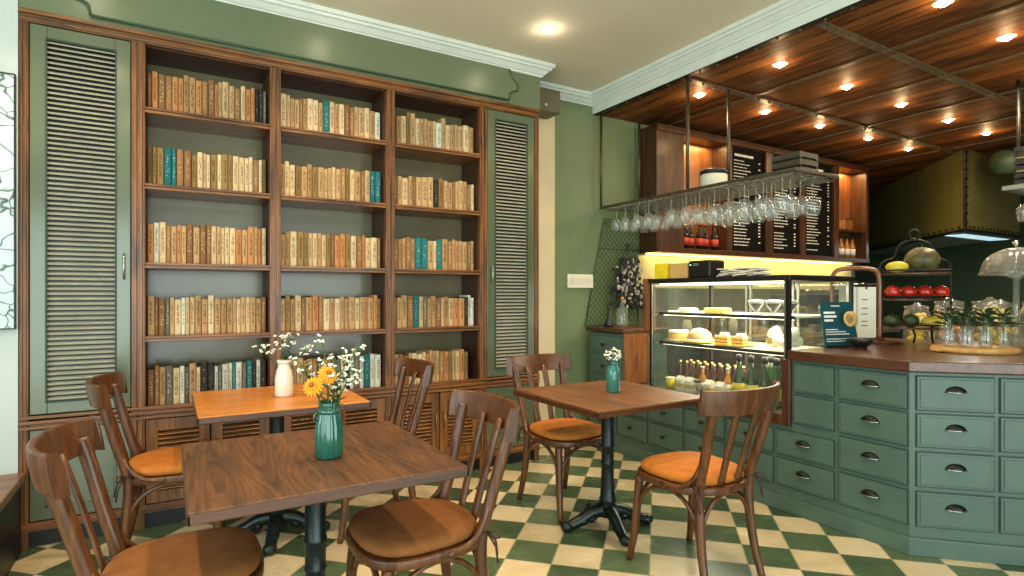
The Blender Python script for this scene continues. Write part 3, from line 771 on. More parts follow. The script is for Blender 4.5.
gerbera('front-most yellow flower leaning left in the green vase', V1, (-.062, -.045, ), .235, 1, (D(62), D(-35)))
gerbera('yellow flower behind, leaning left over the green vase', V1, (-.012, -.03), .268, 2, (D(58), D(10)))
for i, (lx, ly, h) in enumerate(((.05, .02, .33), (.09, -.03, .30), (.02, -.03, .28), (.065, .04, .25), (.11, .03, .36), (-.01, .05, .39), (-.10, .06, .33))):
    lab = ['white blossom sprig standing centre-right in the green vase', 'white blossom sprig bending right over the green vase rim', 'short white sprig beside the yellow flowers in green vase', 'low white sprig at the back of the green vase', 'tallest right-hand white sprig in the green vase', 'thin upright white sprig above the yellow flowers', 'long thin white sprig arching left from the green vase'][i]
    sprig(lab, V1, (lx, ly), h, 'white sprigs in the green vase', 20 + i, 14 if i < 5 else 7, .036 if i < 5 else .03, .0085)
V2 = (.544, 3.381, .80)
for i, (lx, ly, h) in enumerate(((-.13, 0, .26), (-.02, -.03, .29), (.05, .0, .30), (.14, -.03, .25))):
    lab = ['far-left drooping white sprig in the white vase', 'upright white sprig left of centre in the white vase', 'tallest white sprig in the white vase', 'right-leaning white sprig in the white vase'][i]
    sprig(lab, V2, (lx, ly), h, 'white sprigs in the white vase', 50 + i, 10, .035, .011)
V3 = (2.198, 2.548, .86)
for i, (lx, ly, h) in enumerate(((-.03, 0, .13), (.0, -.02, .155), (.035, .01, .125))):
    lab = ['left white sprig in the teal bottle vase', 'middle white sprig in the teal bottle vase', 'right white sprig in the teal bottle vase'][i]
    sprig(lab, V3, (lx, ly), h, 'white sprigs in the teal vase', 70 + i, 10, .03, .012, leafm='leaf_dark')
t = thing('coaster', 'small dark coaster under the white vase', 'coaster')
bpy.data.objects.remove(t)

# ------------------------------------------------------------------ bar counter with drawers
XC = 3.26
S2 = math.sqrt(.5)
cnt = thing('bar_counter', 'green panelled bar counter with rows of drawers and a dark wooden top', 'counter', (XC, 1.485, 0))
def face_matrix(origin, ang):     # local x along the face (to the right seen from the front), z up, y into the counter
    return Matrix.Translation(origin) @ rotm('Z', ang)
FA = face_matrix((0, 0, 0), D(-90))        # left face: u runs from far (+Y) to near, so x local = -Y
FB = face_matrix((0, 0, 0), D(-45))
# carcass: raised part, lower part under display case, chamfered part
raised = [(0, .655), (0, 0), (1.07, -1.07), (1.64, -.49), (1.54, .0), (1.54, .86), (.735, .86), (.735, .655)]
obj('carcass', MB().prism(raised[::-1], .09, .935), M_['counter'], cnt, .003)
obj('low_carcass', MB().box(0, .70, .657, 2.545, .09, .575), M_['counter'], cnt, .003)
pl = [(-.02, 2.545), (-.02, -.008), (1.056, -1.084), (1.10, -1.04), (.1, .0), (.1, 2.545)]
obj('plinth', MB().prism(pl[::-1], 0, .092), M_['counter'], cnt, .004)
top = [(-.035, .66), (-.035, -.015), (1.06, -1.11), (1.70, -.49), (1.58, .02), (1.58, .90), (.735, .90), (.735, .66)]
obj('counter_top', MB().prism(top[::-1], .937, .995), M_['counter_top'], cnt, .008, 3)
fr = MB().box(-.03, -.004, .645, .70, .53, .937).box(-.03, -.004, .70, 1.88, .53, .60)
obj('wood_surround', fr, M_['cab_wood'], cnt, .006)
def cup(M, parent, x, z):
    n = 12; v = []; f = []
    for j in range(6):
        ph = PI / 2 * j / 5
        for i in range(n + 1):
            a = PI * i / n
            v.append(M @ Vector((x + .046 * math.cos(a), -.017 - .026 * math.sin(ph) * math.sin(a), z + .030 * math.sin(a) * math.cos(ph))))
    for j in range(5):
        for i in range(n): f.append((j * (n + 1) + i, j * (n + 1) + i + 1, (j + 1) * (n + 1) + i + 1, (j + 1) * (n + 1) + i))
    m = MB(); m.add(v, f, True)
    m.box(x - .05, x + .05, -.019, -.016, z - .006, z - .001, M)
    obj('cup_handle', m, M_['black_metal'], parent)
    obj('pull_lip', MB().tube([M @ Vector((x + .046 * math.cos(PI * i / 8), -.017 - .026 * math.sin(PI * i / 8), z)) for i in range(9)], .0022, 5), M_['chrome'], parent)
def drawer(M, x0, x1, z0, z1, handle='cup'):
    g = .0
    m = MB().box(x0, x1, -.012, .001, z0, z1, M)
    m.box(x0 + .012, x1 - .012, -.017, -.012, z0 + .012, z1 - .012, M)
    d = obj('drawer', m, M_['counter'], cnt, .003)
    gm = MB(); e = .006
    for a in ((x0 - e, x0 - .001, z0 - e, z1 + e), (x1 + .001, x1 + e, z0 - e, z1 + e), (x0, x1, z0 - e, z0 - .001), (x0, x1, z1 + .001, z1 + e)):
        gm.box(a[0], a[1], -.0015, .001, a[2], a[3], M)
    obj('groove', gm, M_['groove'], d)
    cx, cz = (x0 + x1) / 2, (z0 + z1) / 2
    if handle == 'cup': cup(M, d, cx, cz + .012)
    elif handle == 'knob':
        k = MB().lathe([(.007, 0), (.006, .012), (.014, .02), (.015, .026), (.0, .032)], (0, 0, 0), 12, rotm('X', PI / 2))
        k.v = [tuple(M @ (Vector(p) + Vector((cx, -.017, cz + .01)))) for p in k.v]
        obj('knob', k, M_['black_metal'], d)
# left face: local u = -(Y - 1.485)
zr = [(.735, .93 - .012), (.555, .708), (.352, .528), (.145, .322)]
zr = [(.745, .915), (.556, .722), (.355, .528), (.152, .325)]
for z0, z1 in zr: drawer(FA, -.358, -.012, z0, z1)
for z0, z1 in zr[:2]: drawer(FA, -.632, -.39, z0, z1, None)
for z0, z1 in [(.345, .495), (.155, .318)]:
    u = .39
    for k, w in enumerate((.355, .34, .34, .34, .34, .34)):
        drawer(FA, -(u + w), -u - .0, z0, z1, 'cup' if k == 0 else 'knob'); u += w + .03
for z0, z1 in zr:
    drawer(FB, .03, .365, z0, z1); drawer(FB, .392, .73, z0, z1); drawer(FB, .757, 1.09, z0, z1); drawer(FB, 1.117, 1.45, z0, z1)
tall = thing('side_cabinet', 'small green drawer cabinet with brown wooden top in the corner by the green wall', 'cabinet', (XC, 3.64, 0))
obj('carcass', MB().box(0, .5, .40, .46, .0, 1.0).box(.0, .5, .002, .40, .58, 1.0), M_['counter'], tall)
obj('side_panel', MB().box(-.01, .26, -.02, .0, .58, 1.01), M_['brown_panel'], tall, .003)
obj('cabinet_top', MB().box(-.03, .5, -.03, .48, 1.01, 1.045), M_['cab_wood'], tall, .006)
TM = rotm('Z', D(-90))
for z0, z1 in ((.83, .97), (.64, .79)):
    d = obj('drawer', MB().box(-.43, -.05, -.012, .001, z0, z1, TM).box(-.415, -.065, -.017, -.012, z0 + .015, z1 - .015, TM), M_['counter'], tall, .003)
    k = MB().lathe([(.007, 0), (.006, .012), (.014, .02), (.015, .026), (.0, .032)], (0, 0, 0), 12, rotm('X', PI / 2))
    k.v = [tuple(TM @ (Vector(p) + Vector((-.24, -.017, (z0 + z1) / 2)))) for p in k.v]
    obj('knob', k, M_['black_metal'], d)

# ------------------------------------------------------------------ display case
DX0, DX1, DY0, DY1 = 3.262, 3.97, 2.15, 3.345
ZB, ZT = .60, 1.455
dc = thing('display_case', 'lit glass pastry display case with black steel frame on the low counter', 'display case', (DX0, DY0, 0))
w_, l_ = DX1 - DX0, DY1 - DY0
obj('base_tray', MB().box(.0, w_, 0, l_, .577, ZB), M_['steel'], dc, .003)
obj('top_panel', MB().box(-.01, w_ + .01, -.01, l_ + .01, ZT - .035, ZT), M_['black'], dc, .004)
m = MB()
for x, y in ((0, 0), (0, l_ - .022), (w_ - .022, 0), (w_ - .022, l_ - .022)): m.box(x, x + .022, y, y + .022, ZB, ZT - .035)
m.box(-.004, .002, -.004, .03, ZB, ZT - .03)
obj('frame', m, M_['black_metal'], dc, .002)
obj('edge_strip', MB().box(-.006, .0, .024, .034, ZB, ZT - .035).box(-.006, .0, l_ - .034, l_ - .024, ZB, ZT - .035).box(-.006, 0, .034, l_ - .034, ZB - .012, ZB + .004), M_['steel'], dc)
obj('front_glass', MB().box(.004, .008, .022, l_ - .022, ZB, ZT - .035), M_['pane'], dc)
obj('side_glass', MB().box(.022, w_ - .022, .004, .008, ZB, ZT - .035), M_['pane'], dc)
obj('side_glass', MB().box(.022, w_ - .022, l_ - .008, l_ - .004, ZB, ZT - .035), M_['pane'], dc)
m = MB()
for y in (.02, .38, .42, .78, .82, 1.16): m.box(w_ - .02, w_ - .008, y, y + .018, ZB, ZT - .035)
obj('rear_door', m, M_['steel'], dc)
obj('rear_glass', MB().box(w_ - .015, w_ - .012, .03, l_ - .03, ZB, ZT - .035), M_['pane'], dc)
for z in (1.195, .965):
    s = obj('glass_shelf', MB().box(.09, w_ - .05, .025, l_ - .025, z - .012, z), plain('shelf_white', lin(226, 224, 208), .3, var=.02), dc, .002)
    obj('shelf_rail', MB().box(.078, .09, .022, l_ - .022, z - .02, z + .002), M_['black_metal'], s)
    obj('light_strip', MB().box(.10, .125, .05, l_ - .05, z - .024, z - .0125), M_['led'], s)
obj('light_strip', MB().box(.06, .09, .05, l_ - .05, ZT - .052, ZT - .037), M_['led'], dc)
obj('wood_post', MB().box(.02, .09, l_ + .02, l_ + .09, 1.047, 1.46), M_['brown_panel'], dc, .004)

def DW(Y): return Y
def bottle(name, label, cat, loc, h, r, bm, lm, cap, group, neck=.35):
    t = thing(name, label, cat, loc, 0, group)
    nz = h * (1 - neck)
    obj('glass_body', MB().lathe([(0, 0), (r, 0), (r, nz * .88), (r * .8, nz), (r * .42, nz + h * neck * .35), (r * .36, h * .96), (0, h * .96)], n=14), bm, t)
    obj('label', MB().lathe([(r * 1.02, nz * .25), (r * 1.02, nz * .7)], n=14), lm, t)
    obj('cap', MB().lathe([(r * .45, h * (.95 if neck < .4 else .86)), (r * .45, h), (0, h)], n=10), cap, t)
    return t
def place_many(proto, spots, labels, group=None):
    for i, p in enumerate(spots):
        if i == 0: proto.location = p; proto['label'] = labels[0]
        else: dup(proto, p, None, labels[i], group)
# champagne bottles
p = bottle('champagne_bottle', '', 'bottle', (0, 0, 0), .315, .042, M_['bottle_green'], M_['label_y'], M_['black'], 'green champagne bottles in the display case', .45)
place_many(p, [(3.40, 2.62, ZB + .001), (3.39, 2.515, ZB + .001), (3.40, 2.42, ZB + .001), (3.39, 2.325, ZB + .001), (3.52, 2.46, ZB + .001)],
           ['green champagne bottle in the display case, the left one of the front row', 'green champagne bottle second from left in display case front row', 'green champagne bottle third from left in display case front row', 'green champagne bottle nearest the counter end of the display case', 'green champagne bottle standing behind the front row in display case'])
sp = []; lb = []
for i in range(9): sp.append((3.47, 3.22 - i * .066, ZB + .001)); lb.append(f'small brown bottle, {ORD[i]} from the far end in the front bottle row')
for i in range(8): sp.append((3.57, 3.20 - i * .07, ZB + .001)); lb.append(f'small brown bottle, {ORD[i]} from the far end in the rear bottle row')
p = bottle('beer_bottle', '', 'bottle', (0, 0, 0), .215, .029, M_['bottle_brown'], M_['label_y'], M_['brass'], 'small brown bottles in the display case', .4)
place_many(p, sp, lb)
p = bottle('juice_bottle', '', 'bottle', (0, 0, 0), .20, .03, M_['bottle_clear'], M_['cream'], M_['cream'], 'amber bottles in the display case', .38)
place_many(p, [(3.39, 2.93, ZB + .001), (3.46, 2.76, ZB + .001), (3.57, 2.66, ZB + .001)], ['amber bottle among the white cartons in display case', 'amber bottle just left of the champagne bottles', 'amber bottle behind the left champagne bottle'])
# cartons and jars in front
p = thing('milk_carton', '', 'carton', (0, 0, 0), 0, 'small white cartons in the display case')
obj('box_body', MB().box(-.03, .03, -.03, .03, 0, .085), M_['paper'], p, .002)
obj('printed_band', MB().box(-.0305, .0305, -.0305, .0305, .03, .06), M_['kraft'], p)
obj('gable', MB().prism([(-.03, 0), (.03, 0), (0, .03)], -.03, .03, Matrix(((1, 0, 0, 0), (0, 0, 1, 0), (0, 1, 0, .085), (0, 0, 0, 1)))), M_['paper'], p)
place_many(p, [(3.35, 3.10, ZB + .001), (3.35, 3.01, ZB + .001), (3.36, 2.84, ZB + .001), (3.35, 2.73, ZB + .001)], [f'small white carton, {ORD[i]} from the far end, bottom of display case' for i in range(4)])
p = thing('yellow_cup', 'yellow paper cup at the far end of the display case floor', 'cup', (3.35, 3.21, ZB + .001))
obj('cup_wall', MB().lathe([(0, 0), (.026, 0), (.036, .085), (.033, .085), (.024, .005), (0, .004)], n=18), M_['yellow'], p)
obj('rim', MB().lathe([(.036, .083), (.039, .087), (.036, .09)], n=18), M_['cream'], p)
p = thing('glass_jar', 'glass jar with dark lid amid the cartons in the display case', 'jar', (3.33, 2.925, ZB + .001))
obj('jar_wall', MB().lathe([(0, 0), (.03, 0), (.03, .07), (.024, .08), (.024, .09)], n=18), M_['glass'], p)
obj('lid', MB().lathe([(.027, .088), (.027, .103), (0, .103)], n=18), M_['black'], p)
# pastries on middle shelf
Z2 = .9655; Z1 = 1.1955
def plate(name, label, x, y, z, r, mat):
    return tag(obj(name, MB().lathe([(0, 0), (r * .6, 0), (r, .012), (r * .99, .016), (r * .6, .005), (0, .004)], n=28), mat), label, 'plate', None, (x, y, z))
plate('plate', 'yellow plate under the two layered cake slices', 3.47, 2.72, Z2, .15, M_['plate_y'])
plate('plate', 'yellow plate under the glazed dome cake on the middle shelf', 3.47, 3.03, Z2, .13, M_['plate_y'])
plate('cake_plate', 'white plate under the round sponge cake at far end of middle shelf', 3.47, 3.24, Z2, .1, M_['cream'])
p = thing('round_cake', 'round peach sponge cake at far end of the middle shelf', 'cake', (3.47, 3.24, Z2 + .006))
obj('sponge', MB().lathe([(0, 0), (.078, 0), (.08, .01), (.08, .07), (.074, .078), (0, .08)], n=28), M_['cake'], p)
obj('icing', MB().lathe([(.0805, .058), (.082, .068), (.076, .081), (0, .084)], n=28), M_['cream'], p)
p = thing('dome_cake', 'glazed domed cake on a yellow plate, middle shelf', 'cake', (3.47, 3.03, Z2 + .006))
obj('sponge', MB().lathe([(0, 0), (.1, 0), (.1, .025), (.085, .07), (.05, .098), (0, .108)], n=28), plain('peach_glaze', lin(226, 176, 130), .2, coat=.6, var=.15, scale=12), p)
obj('crumb_rim', MB().lathe([(.1, 0), (.108, .004), (.106, .02), (.1, .026)], n=28), M_['cream'], p)
def slice_(label, x, y, rz):
    p = thing('cake_slice', label, 'cake', (x, y, Z2 + .006), rz, 'layered cake slices on the yellow plate')
    tri = [(-.04, -.045), (.04, -.045), (0.0, .06)]
    obj('sponge', MB().prism(tri, 0, .016).prism(tri, .022, .038).prism(tri, .044, .058), M_['cake'], p)
    obj('filling', MB().prism(tri, .016, .022).prism(tri, .038, .044), M_['choc'], p)
    c = MB().prism(tri, .058, .066)
    for q in ((-.02, -.025), (.02, -.025), (0, .005)): c.ball((q[0], q[1], .075), (.018, .018, .014), 10)
    obj('cream_topping', c, M_['cream'], p)
    return p
slice_('layered cake slice on yellow plate, the farther of the two', 3.44, 2.79, .4)
slice_('layered cake slice on yellow plate, the nearer of the two', 3.44, 2.65, .2)
for i, (y, lab) in enumerate(((2.40, 'white paper bag of pastries at near end of middle shelf'), (2.27, 'smaller white pastry bag beside the case post on middle shelf'))):
    m = MB(); r = random.Random(i)
    for k in range(6): m.ball((r.uniform(-.03, .03), r.uniform(-.03, .03), .045 + .014 * k), (.055 - .004 * k, .05 - .004 * k, .04), 9)
    p = thing('pastry_bag', lab, 'bag', (3.47, y, Z2 + .002))
    obj('paper', m, M_['cream'], p)
    obj('label', MB().box(-.053, -.048, -.02, .02, .04, .08), M_['kraft'], p)
p = thing('dessert_glass', '', 'dessert', (0, 0, 0), 0, 'chocolate desserts in glass cups on the top shelf')
obj('glass_cup', MB().lathe([(.028, 0), (.03, .003), (.008, .008), (.012, .02), (.05, .075), (.052, .1), (.049, .1), (.046, .077), (.01, .024), (0, .022)], n=24), M_['glass'], p)
obj('mousse', MB().lathe([(0, .024), (.011, .026), (.044, .074), (0, .078)], n=24), M_['choc'], p)
obj('cream_topping', MB().lathe([(.044, .0785), (.047, .09), (.03, .102), (0, .106)], n=24), M_['cream'], p)
place_many(p, [(3.42, 2.50, Z1), (3.42, 2.37, Z1), (3.42, 2.25, Z1)], ['chocolate dessert in a glass cup, the farthest of three on the top shelf', 'chocolate dessert in a glass cup, the middle of three on the top shelf', 'chocolate dessert in a glass cup, beside the case post on the top shelf'])
tag(obj('cheese_loaf', MB().box(-.05, .05, -.09, .09, 0, .04), M_['plate_y'], None, .012, 3), 'pale yellow loaf on a tray on the top display shelf', 'cake', None, (3.47, 2.86, Z1))
tag(obj('tray', MB().box(-.09, .09, -.13, .13, 0, .004).box(-.09, .09, -.13, -.124, .004, .014).box(-.09, .09, .124, .13, .004, .014), M_['cream']), 'white rectangular tray at the far end of the top shelf', 'tray', None, (3.47, 3.13, Z1))
tag(obj('cheese_block', MB().box(-.05, .05, -.06, .06, 0, .03), M_['cream'], None, .01), 'cream coloured block on the white tray, top shelf', 'cake', None, (3.47, 3.14, Z1 + .0045))

# on top of the display case
ZTT = ZT + .001
tag(obj('yellow_box', MB().box(-.07, .07, -.06, .06, 0, .12), M_['yellow'], None, .004), 'bright yellow box on the far end of the display case', 'box', None, (3.36, 3.26, ZTT))
tag(obj('kraft_box', MB().box(-.07, .07, -.09, .09, 0, .115), M_['kraft'], None, .004), 'tan cardboard box between yellow box and black device', 'box', None, (3.38, 3.09, ZTT))
p = thing('receipt_printer', 'black boxy receipt printer on top of the display case', 'printer', (3.37, 2.88, ZTT))
obj('body', MB().box(-.08, .08, -.10, .10, 0, .125), M_['black'], p, .012, 3)
obj('paper_slot', MB().box(-.083, -.079, .0, .05, .085, .105), M_['chrome'], p)
obj('power_light', MB().box(-.083, -.079, .07, .08, .09, .098), emis('green_lamp', (.2, 1, .6, 1), 2), p)
for i, (y, c, nm) in enumerate(((2.70, 'paper', 'white crumpled napkin stack next to the black printer'), (2.60, 'paper', 'white folded cloth on the display case top'), (2.48, 'paper', 'white napkin heap near the case post'), (2.68, 'kraft', ''))):
    if not nm: continue
    r = random.Random(40 + i); m = MB()
    for k in range(4): m.cbox((r.uniform(-.01, .01), r.uniform(-.02, .02), .008 + .014 * k), (.12, .10, .01), rotm('X', r.uniform(-.12, .12)) @ rotm('Z', r.uniform(-.4, .4)))
    tag(obj('napkins', m, M_[c], None, .003), nm, 'napkins', None, (3.40, y, ZTT + .005))

# ------------------------------------------------------------------ hanging glass rack
RZ = 2.135; RX0, RX1, RY0, RY1 = 3.43, 3.93, 2.224, 4.17
rk = thing('glass_rack', 'long black iron rack of stemware hanging from the plank ceiling over the display case', 'rack', (RX0, RY0, RZ))
a, b = RX1 - RX0, RY1 - RY0
obj('frame', MB().box(0, a, 0, .025, -.008, .014).box(0, a, b - .025, b, -.008, .014).box(0, .025, .025, b - .025, -.008, .014).box(a - .025, a, .025, b - .025, -.008, .014), M_['rack_iron'], rk, .002)
m = MB()
for i in range(1, 30): m.box(.025, a - .025, i * b / 30 - .002, i * b / 30 + .002, -.002, .002)
for i in range(1, 10): m.box(i * a / 10 - .002, i * a / 10 + .002, .025, b - .025, .002, .006)
obj('wire_mesh', m, M_['steel'], rk)
m = MB()
for i in range(9): m.box(.02 + i * .0575 - .004, .02 + i * .0575 + .004, .03, b - .03, -.024, -.014)
obj('hanging_rails', m, M_['steel'], rk)
for x, y in ((.012, 3.12 - RY0), (a - .012, 3.12 - RY0), (.012, b - .012), (a - .012, b - .012)):
    obj('hanger_rod', MB().tube([(x, y, .018), (x, y, ZW - RZ - .012)], .013, 10), M_['rack_iron'], rk)
def wineglass(kind):
    t = thing('wine_glass', '', 'glass', (0, 0, 0), 0, 'stemware hanging upside down from the rack')
    if kind == 0: pr_ = [(0, 0), (.034, -.001), (.034, -.004), (.006, -.008), (.004, -.02), (.004, -.085), (.012, -.095), (.034, -.118), (.040, -.145), (.036, -.185), (.031, -.205)]
    else: pr_ = [(0, 0), (.031, -.001), (.031, -.004), (.005, -.008), (.0035, -.02), (.0035, -.075), (.01, -.085), (.026, -.105), (.030, -.13), (.027, -.17), (.025, -.185)]
    me = MB().lathe(pr_[:-5] , n=16)
    obj('stem', me, M_['stem_glass'], t)
    obj('bowl', MB().lathe(pr_[-5:] , n=16), M_['stem_glass'], t)
    return t
# lathe closes ends; open the bowl mouth by using a separate open profile
def open_lathe(prof, n=16):
    m = MB(); k = len(prof)
    v = [(r * math.cos(2 * PI * i / n), r * math.sin(2 * PI * i / n), z) for i in range(n) for r, z in prof]
    m.add(v, [(i * k + t, ((i + 1) % n) * k + t, ((i + 1) % n) * k + t + 1, i * k + t + 1) for i in range(n) for t in range(k - 1)], True); return m
def wineglass(kind):
    t = thing('wine_glass', '', 'glass', (0, 0, 0), 0, 'stemware hanging upside down from the rack')
    s = 1.2 if kind == 0 else 1.02
    obj('stem', MB().lathe([(0, 0), (.034 * s, -.001), (.034 * s, -.004), (.006, -.008), (.004, -.02), (.004, -.085 * s), (.008, -.094 * s), (0, -.094 * s)], n=14), M_['stem_glass'], t)
    obj('bowl', open_lathe([(.004, -.09 * s), (.024 * s, -.096 * s), (.040 * s, -.114 * s), (.046 * s, -.138 * s), (.042 * s, -.172 * s), (.034 * s, -.20 * s)]), M_['stem_glass'], t)
    return t
gp0, gp1 = wineglass(0), wineglass(1)
used = [False, False]
RWN = ['room-side', 'second', 'third', 'kitchen-side']
for i in range(13):
    for j in range(4):
        x = RX0 + .02 + .0575 * (2 * j + 1) ; y = RY1 - .14 - i * .138
        if (i, j) in ((1, 2), (4, 0), (5, 3), (8, 1), (11, 2)): continue
        k = 0 if (i >= 7) else 1
        p = gp0 if k == 0 else gp1
        lab = f"upside-down {'large' if k == 0 else 'small'} wine glass, {ORD[i]} from the green wall in the {RWN[j]} row of the hanging rack"
        if j in (1, 2): lab = f"upside-down {'large' if k == 0 else 'small'} wine glass, {ORD[i]} from the green wall in the {RWN[j]} rack row"
        else: lab = f"upside-down {'large' if k == 0 else 'small'} wine glass, {ORD[i]} from green wall in {RWN[j]} rack row"
        loc = (x, y + R.uniform(-.012, .012), RZ - .013)
        if not used[k]: used[k] = True; p.location = loc; p['label'] = lab
        else: dup(p, loc, None, lab)
# things on the rack
p = thing('storage_pot', 'white round pot with black lid standing on the glass rack', 'pot', (3.75, 3.13, RZ + .019))
obj('pot_body', MB().lathe([(0, 0), (.1, 0), (.105, .01), (.105, .13), (.1, .14), (0, .14)], n=28), M_['cream'], p)
obj('lid', MB().lathe([(.108, .14), (.108, .165), (.09, .18), (0, .185)], n=28), M_['black'], p)
for i in range(3):
    r = thing('slatted_crate', ['black slatted crate at the bottom of the stack on the rack', 'black slatted crate in the middle of the stack on the rack', 'black slatted crate on top of the stack on the rack'][i], 'crate', (3.76, 2.44, RZ + .02 + i * .052), D(0), 'black crates stacked on the rack')
    obj('side_boards', MB().box(-.105, .105, -.105, -.095, .012, .046).box(-.105, .105, .095, .105, .012, .046).box(-.105, -.095, -.095, .095, .012, .046).box(.095, .105, -.095, .095, .012, .046), plain('crate_wood', lin(70, 62, 48), .6), r)
    obj('bottom_board', MB().box(-.095, .095, -.095, .095, 0, .01).box(-.105, -.085, -.105, .105, 0, .012).box(.085, .105, -.105, .105, 0, .012), M_['black'], r)
# second rack at the right edge of the picture
rk2 = thing('glass_rack', 'second black iron rack with crates and glasses at the far right edge', 'rack', (5.60, 1.38, 2.13))
obj('frame', MB().box(-.2, .9, 0, .03, -.012, .02).box(-.2, .9, .42, .45, -.012, .02).box(-.2, -.17, .03, .42, -.012, .02).box(.87, .9, .03, .42, -.012, .02), M_['steel'], rk2)
m = MB()
for i in range(14): m.box(-.15 + i * .075, -.146 + i * .075, .03, .42, -.003, .002)
obj('wire_mesh', m, M_['steel'], rk2)
for x in (.06, .885): obj('hanger_rod', MB().tube([(x, .435, .02), (x, .435, .87)], .013, 8), M_['black_metal'], rk2)
for i in range(3):
    r = thing('slatted_crate', ['lowest dark crate on the far-right rack', 'middle dark crate on the far-right rack', 'top dark crate on the far-right rack'][i], 'crate', (5.60, 1.62, 2.151 + i * .10), 0, 'dark crates on the far-right rack')
    m = MB()
    for z in (.01, .055): m.box(-.16, .16, -.15, -.14, z, z + .03).box(-.16, .16, .14, .15, z, z + .03).box(-.16, -.15, -.14, .14, z, z + .03).box(.15, .16, -.14, .14, z, z + .03)
    obj('side_boards', m, M_['black'], r); obj('bottom_board', MB().box(-.15, .15, -.14, .14, 0, .01), M_['kraft'], r)
for i in range(6):
    dup(gp0, (5.46 + .12 * (i % 3), 1.55 + .16 * (i // 3), 2.117), None, f"upside-down wine glass, {ORD[i % 3]} from the left in the {['near', 'rear'][i // 3]} row of the far-right rack", 'glasses under the far-right rack')

# ------------------------------------------------------------------ wall cabinet with menu boards
CY, CZ0, CZ1 = 3.98, 1.74, 2.96
wc = thing('wall_cabinet', 'long brown wooden wall cabinet with lit niches holding the menu boards', 'cabinet', (3.97, CY, CZ0))
def cw(x): return x - 3.97
hz = CZ1 - CZ0
for xa, xb, yb in ((3.97, 4.34, .235), (4.98, 5.06, .235), (6.93, 7.03, .235), (7.64, 7.70, .235), (5.62, 5.74, .03), (6.25, 6.35, .03)):
    obj('upright', MB().box(cw(xa), cw(xb), 0, yb, .05, hz - .06), M_['cab_wood'], wc, .003)
obj('rail', MB().box(0, cw(7.7), -.01, .235, hz - .06, hz).box(0, cw(7.7), -.01, .235, 0, .05).box(-.01, cw(7.72), -.02, .0, hz - .02, hz), M_['cab_wood'], wc, .003)
obj('back_panel', MB().box(.37, cw(7.64), .20, .23, .05, hz - .06), M_['brown_panel'], wc)
obj('niche_shelf', MB().box(cw(7.03), cw(7.64), .01, .2, .38, .405), M_['cab_wood'], wc)
obj('light_strip', MB().box(.37, .39, .12, .16, .35, hz - .08).box(cw(7.04), cw(7.055), .12, .16, .42, hz - .08), M_['led_y'], wc)
obj('under_light', MB().box(.05, cw(7.6), .16, .20, -.012, -.0), M_['led_y'], wc)
for i, (x0, x1) in enumerate(((5.07, 5.61), (5.75, 6.24), (6.36, 6.92))):
    t = thing('menu_board', ['black chalk menu board nearest the bottle niche', 'black chalk menu board in the middle of the three', 'black chalk menu board next to the right-hand lit niche'][i], 'menu board', (x0, CY + .03, CZ0 + .055), 0, 'chalk menu boards')
    w = x1 - x0; h = hz - .12
    m = MB().box(0.001, w - .001, .0, .02, 0, h); m.m = 1; r = random.Random(90 + i); z = h - .14
    m.box(.06, w * .68, -.002, .0, h - .09, h - .065)
    while z > .05:
        if r.random() < .14: z -= .04
        xx = .05; end = w * r.uniform(.38, .62)
        while xx < end:
            l = r.uniform(.02, .06); m.box(xx, min(end, xx + l), -.002, .0, z, z + .009); xx += l + .01
        if r.random() < .8: m.box(w * .84, w * .84 + .03, -.002, 0, z, z + .012)
        z -= .034
    obj('board', m, [M_['board'], M_['chalk']], t)
    obj('edge_frame', MB().box(0, w, -.006, 0, h, h + .008).box(0, w, -.006, 0, -.004, .004), M_['cab_wood'], t)
# niche contents
p = bottle('liquor_bottle', '', 'bottle', (0, 0, 0), .27, .04, M_['bottle_black'], M_['label_red'], M_['label_red'], 'dark liquor bottles in the left niche', .38)
place_many(p, [(4.45 + i * .11, 4.07 + .03 * (i % 2), CZ0 + .051) for i in range(5)], [f'dark liquor bottle with red label, {ORD[i]} from the left in the left niche' for i in range(5)])
tag(obj('red_card', MB().box(-.06, .06, -.004, .004, 0, .2), M_['label_red']), 'red card leaning behind the bottles at left of the niche', 'card', None, (4.43, 4.155, CZ0 + .051))
tag(obj('red_card', MB().box(-.06, .06, -.004, .004, 0, .2), M_['label_red']), 'red card behind the bottles at right of the niche', 'card', None, (4.89, 4.155, CZ0 + .051))
p = bottle('liquor_bottle', '', 'bottle', (0, 0, 0), .29, .038, M_['bottle_clear'], M_['paper'], M_['black'], 'bottles in the right niche', .4)
place_many(p, [(7.12 + i * .125, 4.08, CZ0 + .051) for i in range(4)], [f'pale-labelled bottle, {ORD[i]} from the left in the lower right-hand niche' for i in range(4)])
p = thing('wooden_box', 'small orange-brown box on the right niche shelf', 'box', (7.32, 4.07, CZ0 + .406))
obj('body', MB().box(-.08, .08, -.05, .05, 0, .13), M_['brown_panel'], p, .004)
obj('lid', MB().box(-.085, .085, -.055, .055, .13, .145), M_['cab_wood'], p, .002)
